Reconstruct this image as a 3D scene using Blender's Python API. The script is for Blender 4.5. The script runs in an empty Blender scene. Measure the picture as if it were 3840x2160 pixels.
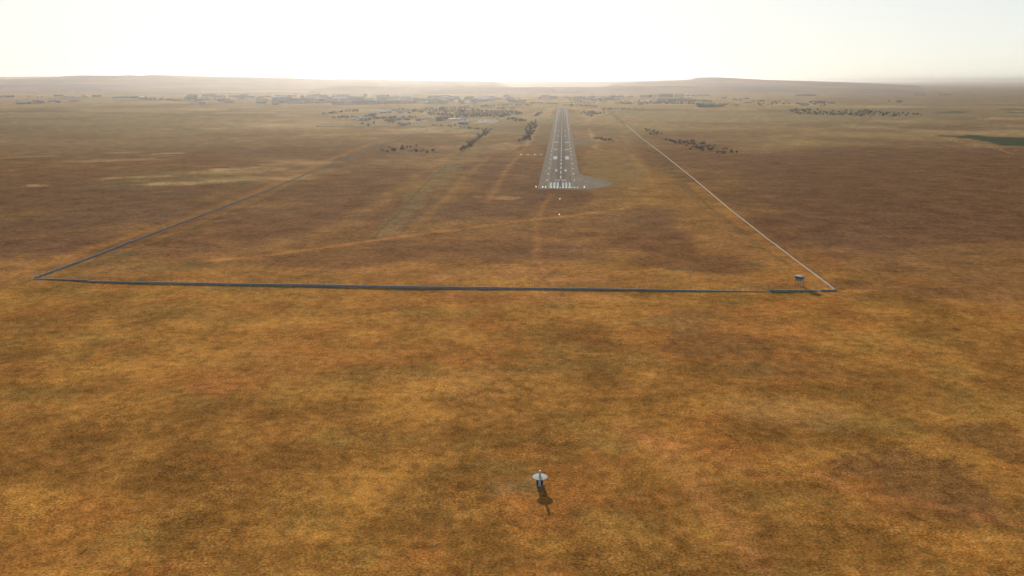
import bpy, bmesh, math, random
import numpy as np
from mathutils import Vector, Matrix
R = math.radians
random.seed(7)
rng = np.random.default_rng(11)
scene = bpy.context.scene
COL = scene.collection

# ------------------------------------------------------------------ camera
F, CX, CY, H = 3200.0, 1920.0, 1080.0, 100.0          # focal length in photo pixels, eye height in metres
PITCH = math.atan(780.0 / F)
cam_d = bpy.data.cameras.new("camera")
cam_d.sensor_width = 36.0
cam_d.lens = 36.0 * F / 3840.0
cam_d.clip_start = 1.0
cam_d.clip_end = 300000.0
cam = bpy.data.objects.new("camera", cam_d)
cam.location = (0, 0, H)
cam.rotation_euler = (R(90) - PITCH, 0, 0)
COL.objects.link(cam)
scene.camera = cam
cP, sP = math.cos(PITCH), math.sin(PITCH)

def at(px, py, z=0.0):
    """photo pixel -> point on the level z"""
    u, v = (px - CX) / F, (CY - py) / F
    d = (u, cP + v * sP, -sP + v * cP)
    t = (z - H) / d[2]
    return Vector((d[0] * t, d[1] * t, z))

def depth(p):
    return p[1] * cP - (p[2] - H) * sP

def zof(p, py):
    """height over the foot point p that reaches photo row py"""
    v = (CY - py) / F
    # (y*sP + (z-H)*cP) / (y*cP - (z-H)*sP) = v
    return H + p[1] * (v * cP - sP) / (cP + v * sP)

def mpp(p):
    """metres per photo pixel at p"""
    return depth(p) / F

# ------------------------------------------------------------------ light
SUN_EL, SUN_AZ = R(14.0), R(-6.6)                       # azimuth from +Y towards +X
sunvec = Vector((math.sin(SUN_AZ) * math.cos(SUN_EL), math.cos(SUN_AZ) * math.cos(SUN_EL), math.sin(SUN_EL)))
sd = bpy.data.lights.new("sun", 'SUN')
sd.energy = 5.0
sd.angle = R(0.5)
sd.color = (1.0, 0.87, 0.70)
so = bpy.data.objects.new("sun", sd)
so.rotation_euler = (-sunvec).to_track_quat('-Z', 'Y').to_euler()
so.location = (0, 0, 400)
COL.objects.link(so)
w = bpy.data.worlds.new("World")
scene.world = w
w.use_nodes = True
nt = w.node_tree
nt.nodes.clear()
sky = nt.nodes.new('ShaderNodeTexSky')
sky.sky_type = 'NISHITA'
sky.sun_disc = False
sky.sun_elevation = SUN_EL
sky.sun_rotation = SUN_AZ
sky.altitude = 300
sky.air_density = 0.75
sky.dust_density = 0.6
sky.ozone_density = 1.0
bg = nt.nodes.new('ShaderNodeBackground')
bg.inputs[1].default_value = 0.145
wo = nt.nodes.new('ShaderNodeOutputWorld')
# a dusty sky: the bright side evened out (c / (1 + c/3)), colour thinned, a trace of cream
dv = nt.nodes.new('ShaderNodeVectorMath'); dv.operation = 'MULTIPLY_ADD'
dv.inputs[1].default_value = (1/3, 1/3, 1/3)
dv.inputs[2].default_value = (1, 1, 1)
q_ = nt.nodes.new('ShaderNodeVectorMath'); q_.operation = 'DIVIDE'
tn = nt.nodes.new('ShaderNodeVectorMath'); tn.operation = 'MULTIPLY'
tn.inputs[1].default_value = (1.30, 1.31, 1.26)
hsv = nt.nodes.new('ShaderNodeHueSaturation')
hsv.inputs['Saturation'].default_value = 0.9
nt.links.new(sky.outputs[0], dv.inputs[0])
nt.links.new(sky.outputs[0], q_.inputs[0])
nt.links.new(dv.outputs[0], q_.inputs[1])
nt.links.new(q_.outputs[0], tn.inputs[0])
nt.links.new(tn.outputs[0], hsv.inputs['Color'])
nt.links.new(hsv.outputs[0], bg.inputs[0])
nt.links.new(bg.outputs[0], wo.inputs[0])
scene.view_settings.view_transform = 'Standard'
scene.view_settings.look = 'None'
scene.view_settings.exposure = 1.10
scene.view_settings.gamma = 1.0
scene.cycles.volume_bounces = 0
scene.cycles.max_bounces = 5

# ------------------------------------------------------------------ tags and meshes
def tag(o, label=None, cat=None, group=None, kind=None):
    if label: o["label"] = label
    if cat: o["category"] = cat
    if group: o["group"] = group
    if kind: o["kind"] = kind
    return o

def empty(name, loc, rz=0.0, label=None, cat=None, group=None):
    o = bpy.data.objects.new(name, None)
    o.location = loc
    o.rotation_euler = (0, 0, rz)
    o.empty_display_size = 1.0
    COL.objects.link(o)
    return tag(o, label, cat, group)

class MB:
    """collects shapes and links them as one mesh object"""
    def __init__(s):
        s.v, s.f, s.m = [], [], []
    def add(s, vs, fs, mi=0):
        b = len(s.v)
        s.v += [tuple(x) for x in vs]
        s.f += [tuple(i + b for i in f) for f in fs]
        s.m += [mi] * len(fs)
        return s
    def box(s, x0, y0, z0, x1, y1, z1, mi=0, mat=None):
        vs = [Vector(c) for c in ((x0,y0,z0),(x1,y0,z0),(x1,y1,z0),(x0,y1,z0),(x0,y0,z1),(x1,y0,z1),(x1,y1,z1),(x0,y1,z1))]
        if mat: vs = [mat @ c for c in vs]
        return s.add(vs, [(0,3,2,1),(4,5,6,7),(0,1,5,4),(1,2,6,5),(2,3,7,6),(3,0,4,7)], mi)
    def lathe(s, prof, n=24, cx=0.0, cy=0.0, mi=0, phase=0.0):
        vs, fs = [], []
        for r, z in prof:
            for k in range(n):
                a = 2 * math.pi * k / n + phase
                vs.append((cx + r * math.cos(a), cy + r * math.sin(a), z))
        for i in range(len(prof) - 1):
            for k in range(n):
                k2 = (k + 1) % n
                fs.append((i*n+k, i*n+k2, (i+1)*n+k2, (i+1)*n+k))
        fs.append(tuple(reversed(range(n))))
        fs.append(tuple(range((len(prof)-1)*n, len(prof)*n)))
        return s.add(vs, fs, mi)
    def tube(s, pts, rad, n=8, mi=0):
        pts = [Vector(p) for p in pts]
        if not isinstance(rad, (list, tuple)): rad = [rad] * len(pts)
        vs, fs = [], []
        for i, p in enumerate(pts):
            d = (pts[min(i+1, len(pts)-1)] - pts[max(i-1, 0)]).normalized()
            a = d.orthogonal().normalized()
            b = d.cross(a)
            for k in range(n):
                t = 2 * math.pi * k / n
                vs.append(p + (a * math.cos(t) + b * math.sin(t)) * rad[i])
        for i in range(len(pts) - 1):
            for k in range(n):
                k2 = (k + 1) % n
                fs.append((i*n+k, i*n+k2, (i+1)*n+k2, (i+1)*n+k))
        fs.append(tuple(reversed(range(n))))
        fs.append(tuple(range((len(pts)-1)*n, len(pts)*n)))
        return s.add(vs, fs, mi)
    def build(s, name, mat, parent=None, smooth=False):
        me = bpy.data.meshes.new(name)
        me.from_pydata(s.v, [], s.f)
        for m in (mat if isinstance(mat, (list, tuple)) else [mat]):
            me.materials.append(m)
        if any(s.m): me.polygons.foreach_set("material_index", s.m)
        if smooth: me.polygons.foreach_set("use_smooth", [True] * len(me.polygons))
        me.update()
        o = bpy.data.objects.new(name, me)
        COL.objects.link(o)
        if parent: o.parent = parent
        return o

def copy_tree(o, parent=None):
    c = o.copy()
    COL.objects.link(c)
    if parent: c.parent = parent
    for ch in list(o.children):
        copy_tree(ch, c)
    return c

# ------------------------------------------------------------------ materials
def mat(name, col, rough=0.85, var=0.18, scale=1.5, metal=0.0, stretch=None, emit=None, es=0.0, spec=0.0):
    """procedural paint, plaster or concrete: base colour broken up by two sizes of stain"""
    m = bpy.data.materials.new(name)
    m.use_nodes = True
    t = m.node_tree
    b = t.nodes["Principled BSDF"]
    b.inputs["Roughness"].default_value = rough
    b.inputs["Metallic"].default_value = metal
    b.inputs["Specular IOR Level"].default_value = spec
    tc = t.nodes.new('ShaderNodeTexCoord')
    mp = t.nodes.new('ShaderNodeMapping')
    if stretch: mp.inputs['Scale'].default_value = stretch
    t.links.new(tc.outputs['Object'], mp.inputs[0])
    n = t.nodes.new('ShaderNodeTexNoise')
    n.inputs['Scale'].default_value = scale
    n.inputs['Detail'].default_value = 6
    n.inputs['Roughness'].default_value = 0.65
    t.links.new(mp.outputs[0], n.inputs[0])
    mr = t.nodes.new('ShaderNodeMapRange')
    mr.inputs[1].default_value, mr.inputs[2].default_value = 0.3, 0.7
    mr.inputs[3].default_value, mr.inputs[4].default_value = 1 - var, 1 + var
    t.links.new(n.outputs[0], mr.inputs[0])
    mx = t.nodes.new('ShaderNodeVectorMath')
    mx.operation = 'SCALE'
    mx.inputs[0].default_value = col
    t.links.new(mr.outputs[0], mx.inputs['Scale'])
    t.links.new(mx.outputs[0], b.inputs['Base Color'])
    if emit:
        b.inputs['Emission Color'].default_value = (*emit, 1)
        b.inputs['Emission Strength'].default_value = es
    return m
# ------------------------------------------------------------------ value noise for the ground's own colours
def _hash(ix, iy, seed):
    h = (ix.astype(np.int64) * 374761393 + iy.astype(np.int64) * 668265263 + seed * 974634777) & 0x7fffffff
    h = ((h ^ (h >> 13)) * 1274126177) & 0x7fffffff
    return ((h ^ (h >> 16)) & 0xffff) / 65535.0

def vnoise(x, y, seed):
    ix, iy = np.floor(x), np.floor(y)
    fx, fy = x - ix, y - iy
    fx, fy = fx * fx * (3 - 2 * fx), fy * fy * (3 - 2 * fy)
    a, b = _hash(ix, iy, seed), _hash(ix + 1, iy, seed)
    c, d = _hash(ix, iy + 1, seed), _hash(ix + 1, iy + 1, seed)
    return (a * (1 - fx) + b * fx) * (1 - fy) + (c * (1 - fx) + d * fx) * fy

def fbm(x, y, size, seed, octs=4, rough=0.55):
    ca, sa = math.cos(0.6 + seed), math.sin(0.6 + seed)
    x, y = (x * ca - y * sa) / size, (x * sa + y * ca) / size
    s, amp, tot = 0, 1.0, 0
    for k in range(octs):
        s = s + amp * vnoise(x + 17.3 * k, y - 9.1 * k, seed + k * 7)
        tot += amp
        amp *= rough
        x, y = x * 2.03, y * 2.03
    return s / tot

def sstep(a, b, x):
    t = np.clip((x - a) / (b - a), 0, 1)
    return t * t * (3 - 2 * t)

# ------------------------------------------------------------------ ground sheet: rings round the point below the eye
def dist_of_row(py):
    p = at(CX, py)
    return p.y
az = np.concatenate([np.arange(-180, -37, 3.0), np.arange(-37, 37.001, 0.11), np.arange(40, 180, 3.0)])
az = np.radians(az)
rows = list(np.arange(2330, 1855, -4.5)) + list(np.arange(1853, 1770, -1.6)) + list(np.arange(1768, 420, -4.0)) + list(np.arange(420, 330, -1.6)) + list(np.arange(330, 303, -1.5))
rr = np.array([3, 15, 40, 70] + [dist_of_row(y) for y in rows] + [45000, 60000, 80000, 95000])
NA, NR = len(az), len(rr)
AZ, RR = np.meshgrid(az, rr)
GX, GY = (np.sin(AZ) * RR).ravel(), (np.cos(AZ) * RR).ravel()
GR = RR.ravel()
GU, GV = AZ.ravel(), np.log(GR)

def uv(px, py):
    p = at(px, py)
    return math.atan2(p.x, p.y), math.log(math.hypot(p.x, p.y))

def colmix(c, col, wgt):
    wgt = np.clip(wgt, 0, 1)[:, None]
    return c * (1 - wgt) + np.array(col)[None, :] * wgt

# ragged edges: the same noise pushes every outline about
wx = (fbm(GX, GY, 45, 3) - .5)
wy = (fbm(GX, GY, 45, 5) - .5)
wide = fbm(GX, GY, 160, 21, 5)

def line_w(pts, width_px, rag=0.6, fade=None):
    """weight of a track drawn through photo points, as a strip on the ground of constant real width"""
    P = [at(*p) for p in pts]
    wm = width_px[0] * mpp(at(*width_px[1]))
    lo_x, hi_x = min(p.x for p in P) - 5 * wm - 60, max(p.x for p in P) + 5 * wm + 60
    lo_y, hi_y = min(p.y for p in P) - 5 * wm - 60, max(p.y for p in P) + 5 * wm + 60
    ix = np.nonzero((GX > lo_x) & (GX < hi_x) & (GY > lo_y) & (GY < hi_y))[0]
    d = np.full(len(ix), 1e9)
    x, y = GX[ix] + wx[ix] * wm * 1.2 * rag, GY[ix] + wy[ix] * wm * 1.2 * rag
    for a, b in zip(P[:-1], P[1:]):
        ex, ey = b.x - a.x, b.y - a.y
        L2 = ex * ex + ey * ey
        t = np.clip(((x - a.x) * ex + (y - a.y) * ey) / L2, 0, 1)
        d = np.minimum(d, np.hypot(x - a.x - t * ex, y - a.y - t * ey))
    # never thinner than the sheet's own grid can carry
    wloc = np.maximum(wm, GR[ix] * 0.0009)
    res = np.zeros(len(GX))
    res[ix] = np.exp(-(d / wloc) ** 2) * (wm / wloc)
    return res

def blob_w(cx, cy, rx, ry, rag=1.0, seed=0):
    u0, v0 = uv(cx, cy)
    ru = abs(uv(cx + rx, cy)[0] - uv(cx - rx, cy)[0]) / 2
    rv = abs(uv(cx, cy - ry)[1] - uv(cx, cy + ry)[1]) / 2
    i = np.nonzero((np.abs(GU - u0) < 2.2 * ru) & (np.abs(GV - v0) < 2.2 * rv))[0]
    w = np.zeros(len(GU))
    if len(i) == 0: return w
    du, dv = (GU[i] - u0) / ru, (GV[i] - v0) / rv
    size = max(ru, rv) * math.exp(v0) * .55
    d = np.sqrt(du * du + dv * dv) + rag * 1.76 * (fbm(GX[i], GY[i], size, 40 + seed, 5, .62) - .5)
    w[i] = 1 - sstep(0.55, 1.1, d)
    return w

def poly_w(pts, soft_px=20, rag=1.0, seed=0):
    P = [uv(*p) for p in pts]
    soft = soft_px / F
    us, vs_ = [p[0] for p in P], [p[1] for p in P]
    ix = np.nonzero((GU > min(us) - 4 * soft) & (GU < max(us) + 4 * soft) & (GV > min(vs_) - 8 * soft) & (GV < max(vs_) + 8 * soft))[0]
    n = (fbm(GX[ix], GY[ix], 70, 60 + seed, 5, .6) - .5) * 4 * soft * rag
    n2 = (fbm(GX[ix], GY[ix], 90, 70 + seed, 5, .6) - .5) * 8 * soft * rag
    u, v = GU[ix] + n, GV[ix] + n2
    inside = np.zeros(len(u), bool)
    d = np.full(len(u), 1e9)
    for (a, b) in zip(P, P[1:] + P[:1]):
        cond = ((a[1] > v) != (b[1] > v))
        with np.errstate(divide='ignore', invalid='ignore'):
            xi = (b[0] - a[0]) * (v - a[1]) / (b[1] - a[1] + 1e-12) + a[0]
        inside ^= cond & (u < xi)
        ex, ey = b[0] - a[0], (b[1] - a[1])
        t = np.clip(((u - a[0]) * ex + (v - a[1]) * ey) / (ex * ex + ey * ey), 0, 1)
        d = np.minimum(d, np.hypot(u - a[0] - t * ex, (v - a[1] - t * ey) * .5))
    res = np.zeros(len(GU))
    res[ix] = sstep(-soft, soft, np.where(inside, d, -d))
    return res

GOLD, DARK, RUST = (.340, .178, .040), (.205, .105, .026), (.330, .140, .034)
OLIVE, BROWN, TAN = (.185, .130, .035), (.170, .086, .038), (.340, .205, .100)
SALMON, MAUVE, SAGE = (.400, .230, .115), (.148, .084, .051), (.215, .165, .075)
PATH, PALE, GREEN = (.430, .205, .066), (.46, .33, .20), (.040, .058, .040)

def near_base():
    a = fbm(GX, GY, 42, 1, 5, .58)
    b = fbm(GX, GY * 1.0, 13, 2, 5, .6)
    c = np.tile(np.array(DARK), (len(GX), 1))
    k = sstep(.30, .66, a * .55 + b * .45)
    c = colmix(c, GOLD, k)
    c = colmix(c, RUST, sstep(.48, .72, fbm(GX, GY, 27, 4, 5, .6)) * .55)
    c = colmix(c, OLIVE, sstep(.52, .75, fbm(GX, GY, 20, 6, 5, .6)) * .5)
    return c
C = near_base()
# the steppe beyond the near rise: browner, then tan
s1 = fbm(GX, GY, 120, 8, 5, .62)
s2 = fbm(GX, GY, 38, 9, 4, .6)
mid = np.tile(np.array(BROWN), (len(GX), 1))
mid = colmix(mid, (.235, .128, .052), sstep(.42, .66, .5 * s1 + .5 * s2))
mid = colmix(mid, MAUVE, sstep(.5, .72, fbm(GX, GY, 80, 12, 5, .6)) * .6)
far = np.tile(np.array((.290, .190, .105)), (len(GX), 1))
s3 = fbm(GX, GY, 330, 13, 6, .62)
far = colmix(far, (.215, .132, .075), sstep(.47, .66, s3))
far = colmix(far, (.40, .27, .155), sstep(.56, .74, fbm(GX, GY, 260, 15, 6, .65)))
far = colmix(far, (.24, .19, .11), sstep(.54, .72, fbm(GX, GY, 420, 16, 5, .6)) * .7)
vfar = np.tile(np.array((.31, .20, .125)), (len(GX), 1))
vfar = colmix(vfar, (.21, .135, .09), sstep(.45, .62, fbm(GX, GY * 1.6, 1900, 18, 6, .62)))
jit = (fbm(GX, GY, 150, 19, 4) - .5)
C = C * 1.0
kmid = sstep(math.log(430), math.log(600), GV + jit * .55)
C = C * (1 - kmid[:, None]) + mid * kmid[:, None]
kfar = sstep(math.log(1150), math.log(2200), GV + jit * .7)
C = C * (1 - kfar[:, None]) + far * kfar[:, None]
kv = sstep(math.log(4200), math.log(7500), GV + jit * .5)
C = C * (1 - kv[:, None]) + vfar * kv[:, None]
streak = fbm(GX, GY, 30, 31, 3, .7)

def lay(col, wgt, amt=1.0):
    global C
    C = colmix(C, col, wgt * amt)
K = 1.4907
def Q(*pts): return [(x * K, y * K) for x, y in pts]
# near field: pale and dark stretches of dry grass
for i, (x, y, rx, ry, col, a) in enumerate([
    (1180, 1440, 420, 70, GOLD, .55), (500, 1330, 430, 60, GOLD, .5), (950, 1380, 300, 60, (.37,.20,.055), .5), (900, 1850, 480, 75, GOLD, .55),
    (1150, 1910, 300, 75, GOLD, .6), (2380, 2040, 380, 110, (.36,.195,.045), .75), (2700, 1960, 260, 80, GOLD, .5), (160, 2040, 260, 110, GOLD, .5), (1700, 1420, 350, 70, (.37,.20,.06), .5),
    (2050, 1480, 200, 60, GOLD, .5), (2420, 1540, 320, 70, GOLD, .5), (2950, 1540, 260, 60, (.33,.20,.07), .5), (3500, 1320, 420, 60, GOLD, .35), (2850, 1230, 230, 50, (.38,.18,.05), .5),
    (600, 1600, 700, 60, DARK, .6), (1300, 1620, 420, 70, DARK, .55), (1750, 1660, 380, 60, DARK, .45), (1900, 1600, 300, 45, DARK, .4), (950, 1790, 280, 50, DARK, .5),
    (250, 1780, 260, 80, DARK, .45), (1250, 1700, 260, 50, DARK, .5), (450, 1430, 320, 40, DARK, .35), (300, 1200, 420, 45, DARK, .45), (1480, 2010, 200, 80, DARK, .4),
    (1650, 1950, 170, 60, DARK, .35), (2750, 1800, 330, 60, DARK, .45), (2500, 1370, 300, 40, DARK, .3), (3300, 1500, 330, 60, DARK, .5), (3450, 1820, 350, 110, (.145,.078,.03), .95),
    (3720, 1640, 240, 90, (.15,.085,.03), .8), (3000, 2050, 300, 60, DARK, .4), (900, 2090, 300, 60, DARK, .45), (2700, 1290, 260, 60, (.15,.082,.030), .8), (2880, 1370, 270, 60, (.145,.08,.028), .8), (2560, 1200, 160, 45, (.18,.12,.05), .6),
    (3150, 1420, 260, 40, DARK, .5), (3350, 1450, 250, 40, DARK, .4), (3560, 1920, 330, 60, (.16,.08,.03), .5), (3700, 1200, 300, 50, DARK, .4), (3550, 2000, 300, 40, (.37,.18,.045), .5), (3650, 2080, 280, 45, (.34,.15,.03), .5),
    (700, 1430, 330, 30, RUST, .4), (820, 1460, 160, 40, (.34,.13,.045), .5), (1000, 1260, 300, 40, RUST, .4), (1600, 1130, 420, 30, RUST, .4), (2100, 1110, 420, 30, (.37,.165,.06), .45),
    (620, 1160, 240, 30, OLIVE, .5), (820, 1180, 160, 24, OLIVE, .45), (2050, 1380, 120, 30, OLIVE, .5), (2260, 1330, 220, 40, OLIVE, .45), (1400, 1650, 250, 40, OLIVE, .4), (1900, 1830, 130, 40, SAGE, .45), (2050, 1250, 160, 26, OLIVE, .4)]):
    lay(col, blob_w(x, y, rx, ry, 1.2, i), a * .72)
# reddish run of bare soil coming towards the eye, lower right
lay((.385,.185,.058), line_w([(2350,1600),(2520,1720),(2640,1860),(2760,1990),(2880,2140),(2980,2300)], (60, (2640,1860)), 1.4), .55)
lay((.36,.15,.05), line_w([(2400,1640),(2640,1700),(2850,1790)], (36, (2640,1760)), 1.2), .45)
lay((.37,.165,.055), line_w([(3050,1780),(3200,1850),(3400,1880),(3800,1960)], (34, (3300,1860)), 1.3), .35)
# outside the left wall
lay(MAUVE, blob_w(300, 720, 620, 75, 1.0, 60), .55)
lay(MAUVE, blob_w(420, 800, 560, 50, 1.0, 61), .55)
lay(MAUVE, blob_w(120, 925, 420, 36, 1.0, 62), .5)
lay((.30,.16,.055), blob_w(150, 1000, 620, 50, .8, 63), .75)
lay((.36,.175,.045), line_w([(60,1030),(320,935),(600,852),(960,722),(1230,600),(1420,530)], (30, (600,840)), 1.2), .55)
lay((.30,.155,.05), line_w([(200,1040),(640,880),(990,735),(1245,606)], (24, (640,880)), .8), .5)
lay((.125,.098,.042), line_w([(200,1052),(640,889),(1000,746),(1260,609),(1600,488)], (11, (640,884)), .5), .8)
for (x, y, rx, ry, a) in [(700, 686, 190, 7, .9), (860, 676, 130, 5, .7), (520, 664, 160, 5, .5), (900, 640, 190, 14, .45), (950, 670, 250, 12, .5), (640, 574, 60, 3, .5), (480, 572, 90, 2.5, .5), (820, 638, 90, 5, .6), (430, 600, 160, 6, .4), (120, 696, 60, 4, .5), (60, 590, 130, 4, .4)]:
    lay((.52,.325,.18), blob_w(x, y, rx, ry, .9, int(x)), a)
for (x, y, rx, ry, a) in [(700, 655, 330, 26, .35), (850, 680, 200, 16, .4), (560, 690, 260, 18, .3)]:
    lay(SAGE, blob_w(x, y, rx, ry, 1.0, int(x) + 3), a)
# pale salt pans and puddle beds, left distance
for (x, y, rx, ry, col, a) in [(690, 484, 90, 3.2, (.16,.15,.12), .9), (620, 486, 40, 2.2, PALE, .9), (800, 481, 70, 2.2, PALE, .7), (850, 487, 60, 2, PALE, .6), (760, 437, 45, 1.8, PALE, .9), (705, 437, 60, 2.2, (.16,.15,.13), .8), (820, 460, 70, 4, (.44,.27,.18), .5), (900, 463, 70, 4, (.44,.27,.18), .5), (1030, 450, 50, 4, (.46,.30,.22), .5), (1080, 432, 60, 4, (.46,.30,.22), .5), (1010, 470, 30, 3, (.50,.36,.27), .6),
                               (160, 417, 220, 5, (.10,.09,.08), .6), (60, 444, 90, 6, (.13,.10,.08), .5), (420, 425, 120, 4, (.13,.11,.08), .5), (90, 480, 160, 8, MAUVE, .5), (300, 510, 320, 12, MAUVE, .35), (150, 455, 180, 4, (.40,.25,.15), .5), (300, 366, 110, 4, (.12,.11,.09), .6), (520, 402, 120, 3, (.14,.12,.09), .5), (900, 452, 60, 2, (.15,.13,.11), .4)]:
    lay(col, blob_w(x, y, rx, ry, .8, int(x) + int(y)), a)
lay((.17,.115,.07), blob_w(250, 470, 700, 60, 1.0, 90), .45)
lay((.17,.11,.06), blob_w(300, 560, 700, 50, 1.0, 91), .4)
lay((.19,.13,.085), blob_w(3500, 440, 700, 40, 1.0, 92), .35)
lay((.175,.115,.085), blob_w(3450, 352, 800, 34, 1.0, 93), .6)
lay((.17,.105,.07), blob_w(3650, 440, 500, 40, 1.0, 94), .35)
# inside the field
lay((.300,.155,.045), poly_w([(160,1052),(420,960),(900,1010),(1500,1000),(2100,985),(2700,1020),(3100,1080),(2000,1080)], 34, 1.1, 1), .7)
lay((.350,.175,.055), blob_w(1950, 1015, 110, 22, .9, 64), .7)
lay((.150,.075,.036), blob_w(2850, 860, 380, 92, .9, 65), .85)
lay((.150,.075,.034), blob_w(2450, 900, 330, 80, .9, 66), .8)
lay((.155,.080,.032), blob_w(2620, 990, 270, 34, .9, 67), .8)
lay((.165,.083,.036), blob_w(1800, 930, 300, 50, .9, 68), .65)
lay((.165,.083,.036), blob_w(1250, 970, 420, 36, .9, 69), .65)
lay((.165,.085,.042), blob_w(1250, 760, 350, 70, .9, 70), .6)
lay((.165,.085,.042), blob_w(700, 940, 260, 40, .9, 71), .4)
lay((.160,.085,.045), blob_w(1880, 790, 330, 50, .9, 72), .65)
lay((.170,.092,.050), blob_w(1960, 640, 160, 60, .8, 73), .5)
for (x, y, rx, ry) in [(440, 985, 200, 18), (600, 1005, 260, 14), (450, 950, 90, 14), (1180, 1022, 60, 10), (2080, 1028, 40, 7), (2830, 985, 70, 9), (2560, 1010, 90, 9)]:
    lay((.13,.10,.04), blob_w(x, y, rx, ry, 1.1, int(x) + 9), .6)
for (x, y, rx, ry) in [(1920, 1020, 70, 12), (1660, 1040, 70, 10), (1470, 1025, 40, 6), (2120, 1050, 160, 10)]:
    lay((.40,.19,.075), blob_w(x, y, rx, ry, .8, int(x) + 5), .6)
lay((.265,.150,.055), blob_w(1900, 850, 420, 24, 1.1, 74), .5)
# grassed former strip: a sage band with a darker ditch on its left
lay((.235,.175,.085), poly_w(Q((940,600),(985,540),(1060,460),(1160,385),(1240,345),(1258,349),(1190,395),(1112,470),(1040,540),(995,592)), 14, 1.1, 2), .45)
lay((.300,.170,.062), line_w(Q((640,640),(880,560),(980,490),(1080,420),(1180,370)), (46, (1330, 800)), 1.0), .5)
lay((.300,.165,.060), line_w(Q((1000,600),(1080,540),(1160,455),(1230,395)), (22, (1600, 800)), 1.0), .6)
lay((.105,.085,.035), line_w(Q((938,603),(960,575),(1000,540),(1040,492),(1090,443),(1130,412),(1165,380)), (4.5, (1460, 800)), .3), .7)
lay((.14,.11,.045), line_w(Q((1008,590),(1030,556),(1080,520),(1130,475)), (4, (1560, 800)), .4), .6)
# dirt tracks
lay(PATH, line_w(Q((540,655),(690,640),(760,630),(850,618),(960,602),(1100,583),(1200,571),(1300,557),(1450,541),(1560,526),(1610,512),(1640,492),(1644,472),(1630,440),(1607,415),(1585,388),(1568,358),(1563,340)), (17, (1900,835)), .6), .78)
lay((.30,.155,.055), line_w(Q((1590,515),(1640,490),(1636,450),(1600,400),(1570,350)), (34, (2440,730)), .9), .6)
lay((.12,.095,.05), line_w(Q((1560,345),(1572,365),(1590,388)), (9, (2340,540)), .4), .6)
lay((.325,.160,.062), line_w(Q((1388,488),(1372,510),(1354,545),(1349,580),(1350,620),(1352,650),(1362,690),(1385,720)), (15, (2010,880)), .7), .6)
lay((.345,.175,.070), line_w(Q((1330,362),(1300,395),(1272,430),(1250,465),(1228,505)), (12, (1880,660)), .7), .6)
lay((.345,.180,.075), line_w(Q((1224,510),(1260,510),(1312,512)), (12, (1880,760)), .7), .6)
lay((.39,.22,.10), blob_w(1895, 742, 60, 10, .9, 75), .7)
lay((.39,.22,.10), blob_w(1450, 728, 26, 4, .8, 76), .7)
lay((.39,.22,.10), blob_w(1790, 738, 24, 4, .8, 77), .5)
lay((.43,.26,.145), line_w([(2208,483),(2218,505),(2228,520),(2250,528)], (9, (2218,505)), 1.0), .9)
lay((.43,.26,.145), line_w([(2245,538),(2225,552),(2258,562)], (9, (2230,550)), 1.0), .7)
lay((.40,.26,.145), line_w([(2010,470),(2000,500),(1985,530),(1970,545)], (12, (2000,500)), 1.0), .6)
lay((.42,.275,.16), poly_w([(2020,415),(2075,405),(2065,440),(1985,455),(1950,440)], 8, 1.0, 3), .5)
lay((.42,.275,.16), poly_w([(2160,410),(2250,408),(2290,420),(2215,450),(2200,470)], 8, 1.0, 4), .45)
lay((.17,.105,.06), blob_w(2250, 490, 90, 18, .8, 78), .4)
lay((.17,.105,.06), blob_w(2030, 560, 60, 40, .8, 79), .35)
lay((.145,.105,.055), line_w([(2263,400),(2300,430),(2345,468)], (7, (2300,430)), .3), .7)
# gold ground either side of the right wall
lay((.315,.165,.052), poly_w([(2440,620),(2560,690),(2760,850),(2960,1000),(3110,1080),(2840,1000),(2600,940),(2500,790),(2350,760)], 36, 1.1, 5), .6)
lay((.29,.165,.058), poly_w([(2180,700),(2420,690),(2480,760),(2300,800),(2130,790),(2230,740)], 16, 1.2, 6), .5)
lay((.275,.175,.072), poly_w([(2200,560),(2340,560),(2440,660),(2420,700),(2290,690),(2180,640)], 16, 1.2, 7), .6)
lay((.370,.180,.050), line_w([(2600,690),(2760,820),(2900,935),(3050,1050),(3160,1110)], (42, (2900,935)), 1.0), .6)
lay((.115,.095,.035), line_w([(2440,560),(2540,660),(2640,760),(2760,850),(2850,925),(2960,995)], (7, (2700,800)), .5), .55)
lay((.13,.11,.045), line_w([(2395,520),(2470,600),(2560,700),(2600,740)], (6, (2500,640)), .5), .5)
for (x, y, rx) in [(2522, 635, 14), (2495, 620, 9), (2643, 745, 9), (2668, 766, 5), (2560, 662, 8), (2435, 568, 10), (3155, 1083, 16), (2070, 1197, 9), (1090, 1060, 1)]:
    lay((.055,.055,.022), blob_w(x, y, rx, max(2.2, rx * .25), .5, int(x)), .85)
# outside the right wall: mauve brown steppe
lay((.150,.080,.046), poly_w([(2760,590),(2790,690),(2930,830),(3120,930),(3400,985),(3900,930),(3900,560),(3100,555)], 46, 1.1, 8), .75)
lay((.25,.14,.05), poly_w([(3150,985),(3400,930),(3900,900),(3900,1010),(3500,1060),(3250,1050)], 24, 1.2, 9), .5)
lay((.165,.088,.036), blob_w(3350, 1080, 260, 24, 1.0, 80), .5)
lay((.16,.10,.04), blob_w(3050, 910, 120, 14, 1.0, 81), .4)
lay((.30,.20,.09), blob_w(3020, 535, 110, 12, .9, 82), .6)
lay((.16,.115,.06), line_w([(2900,528),(2960,540),(3040,548)], (3, (2950,540)), .3), .5)
lay((.18,.12,.07), line_w([(3095,525),(3115,534),(3110,545)], (4, (3110,534)), .3), .6)
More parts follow.
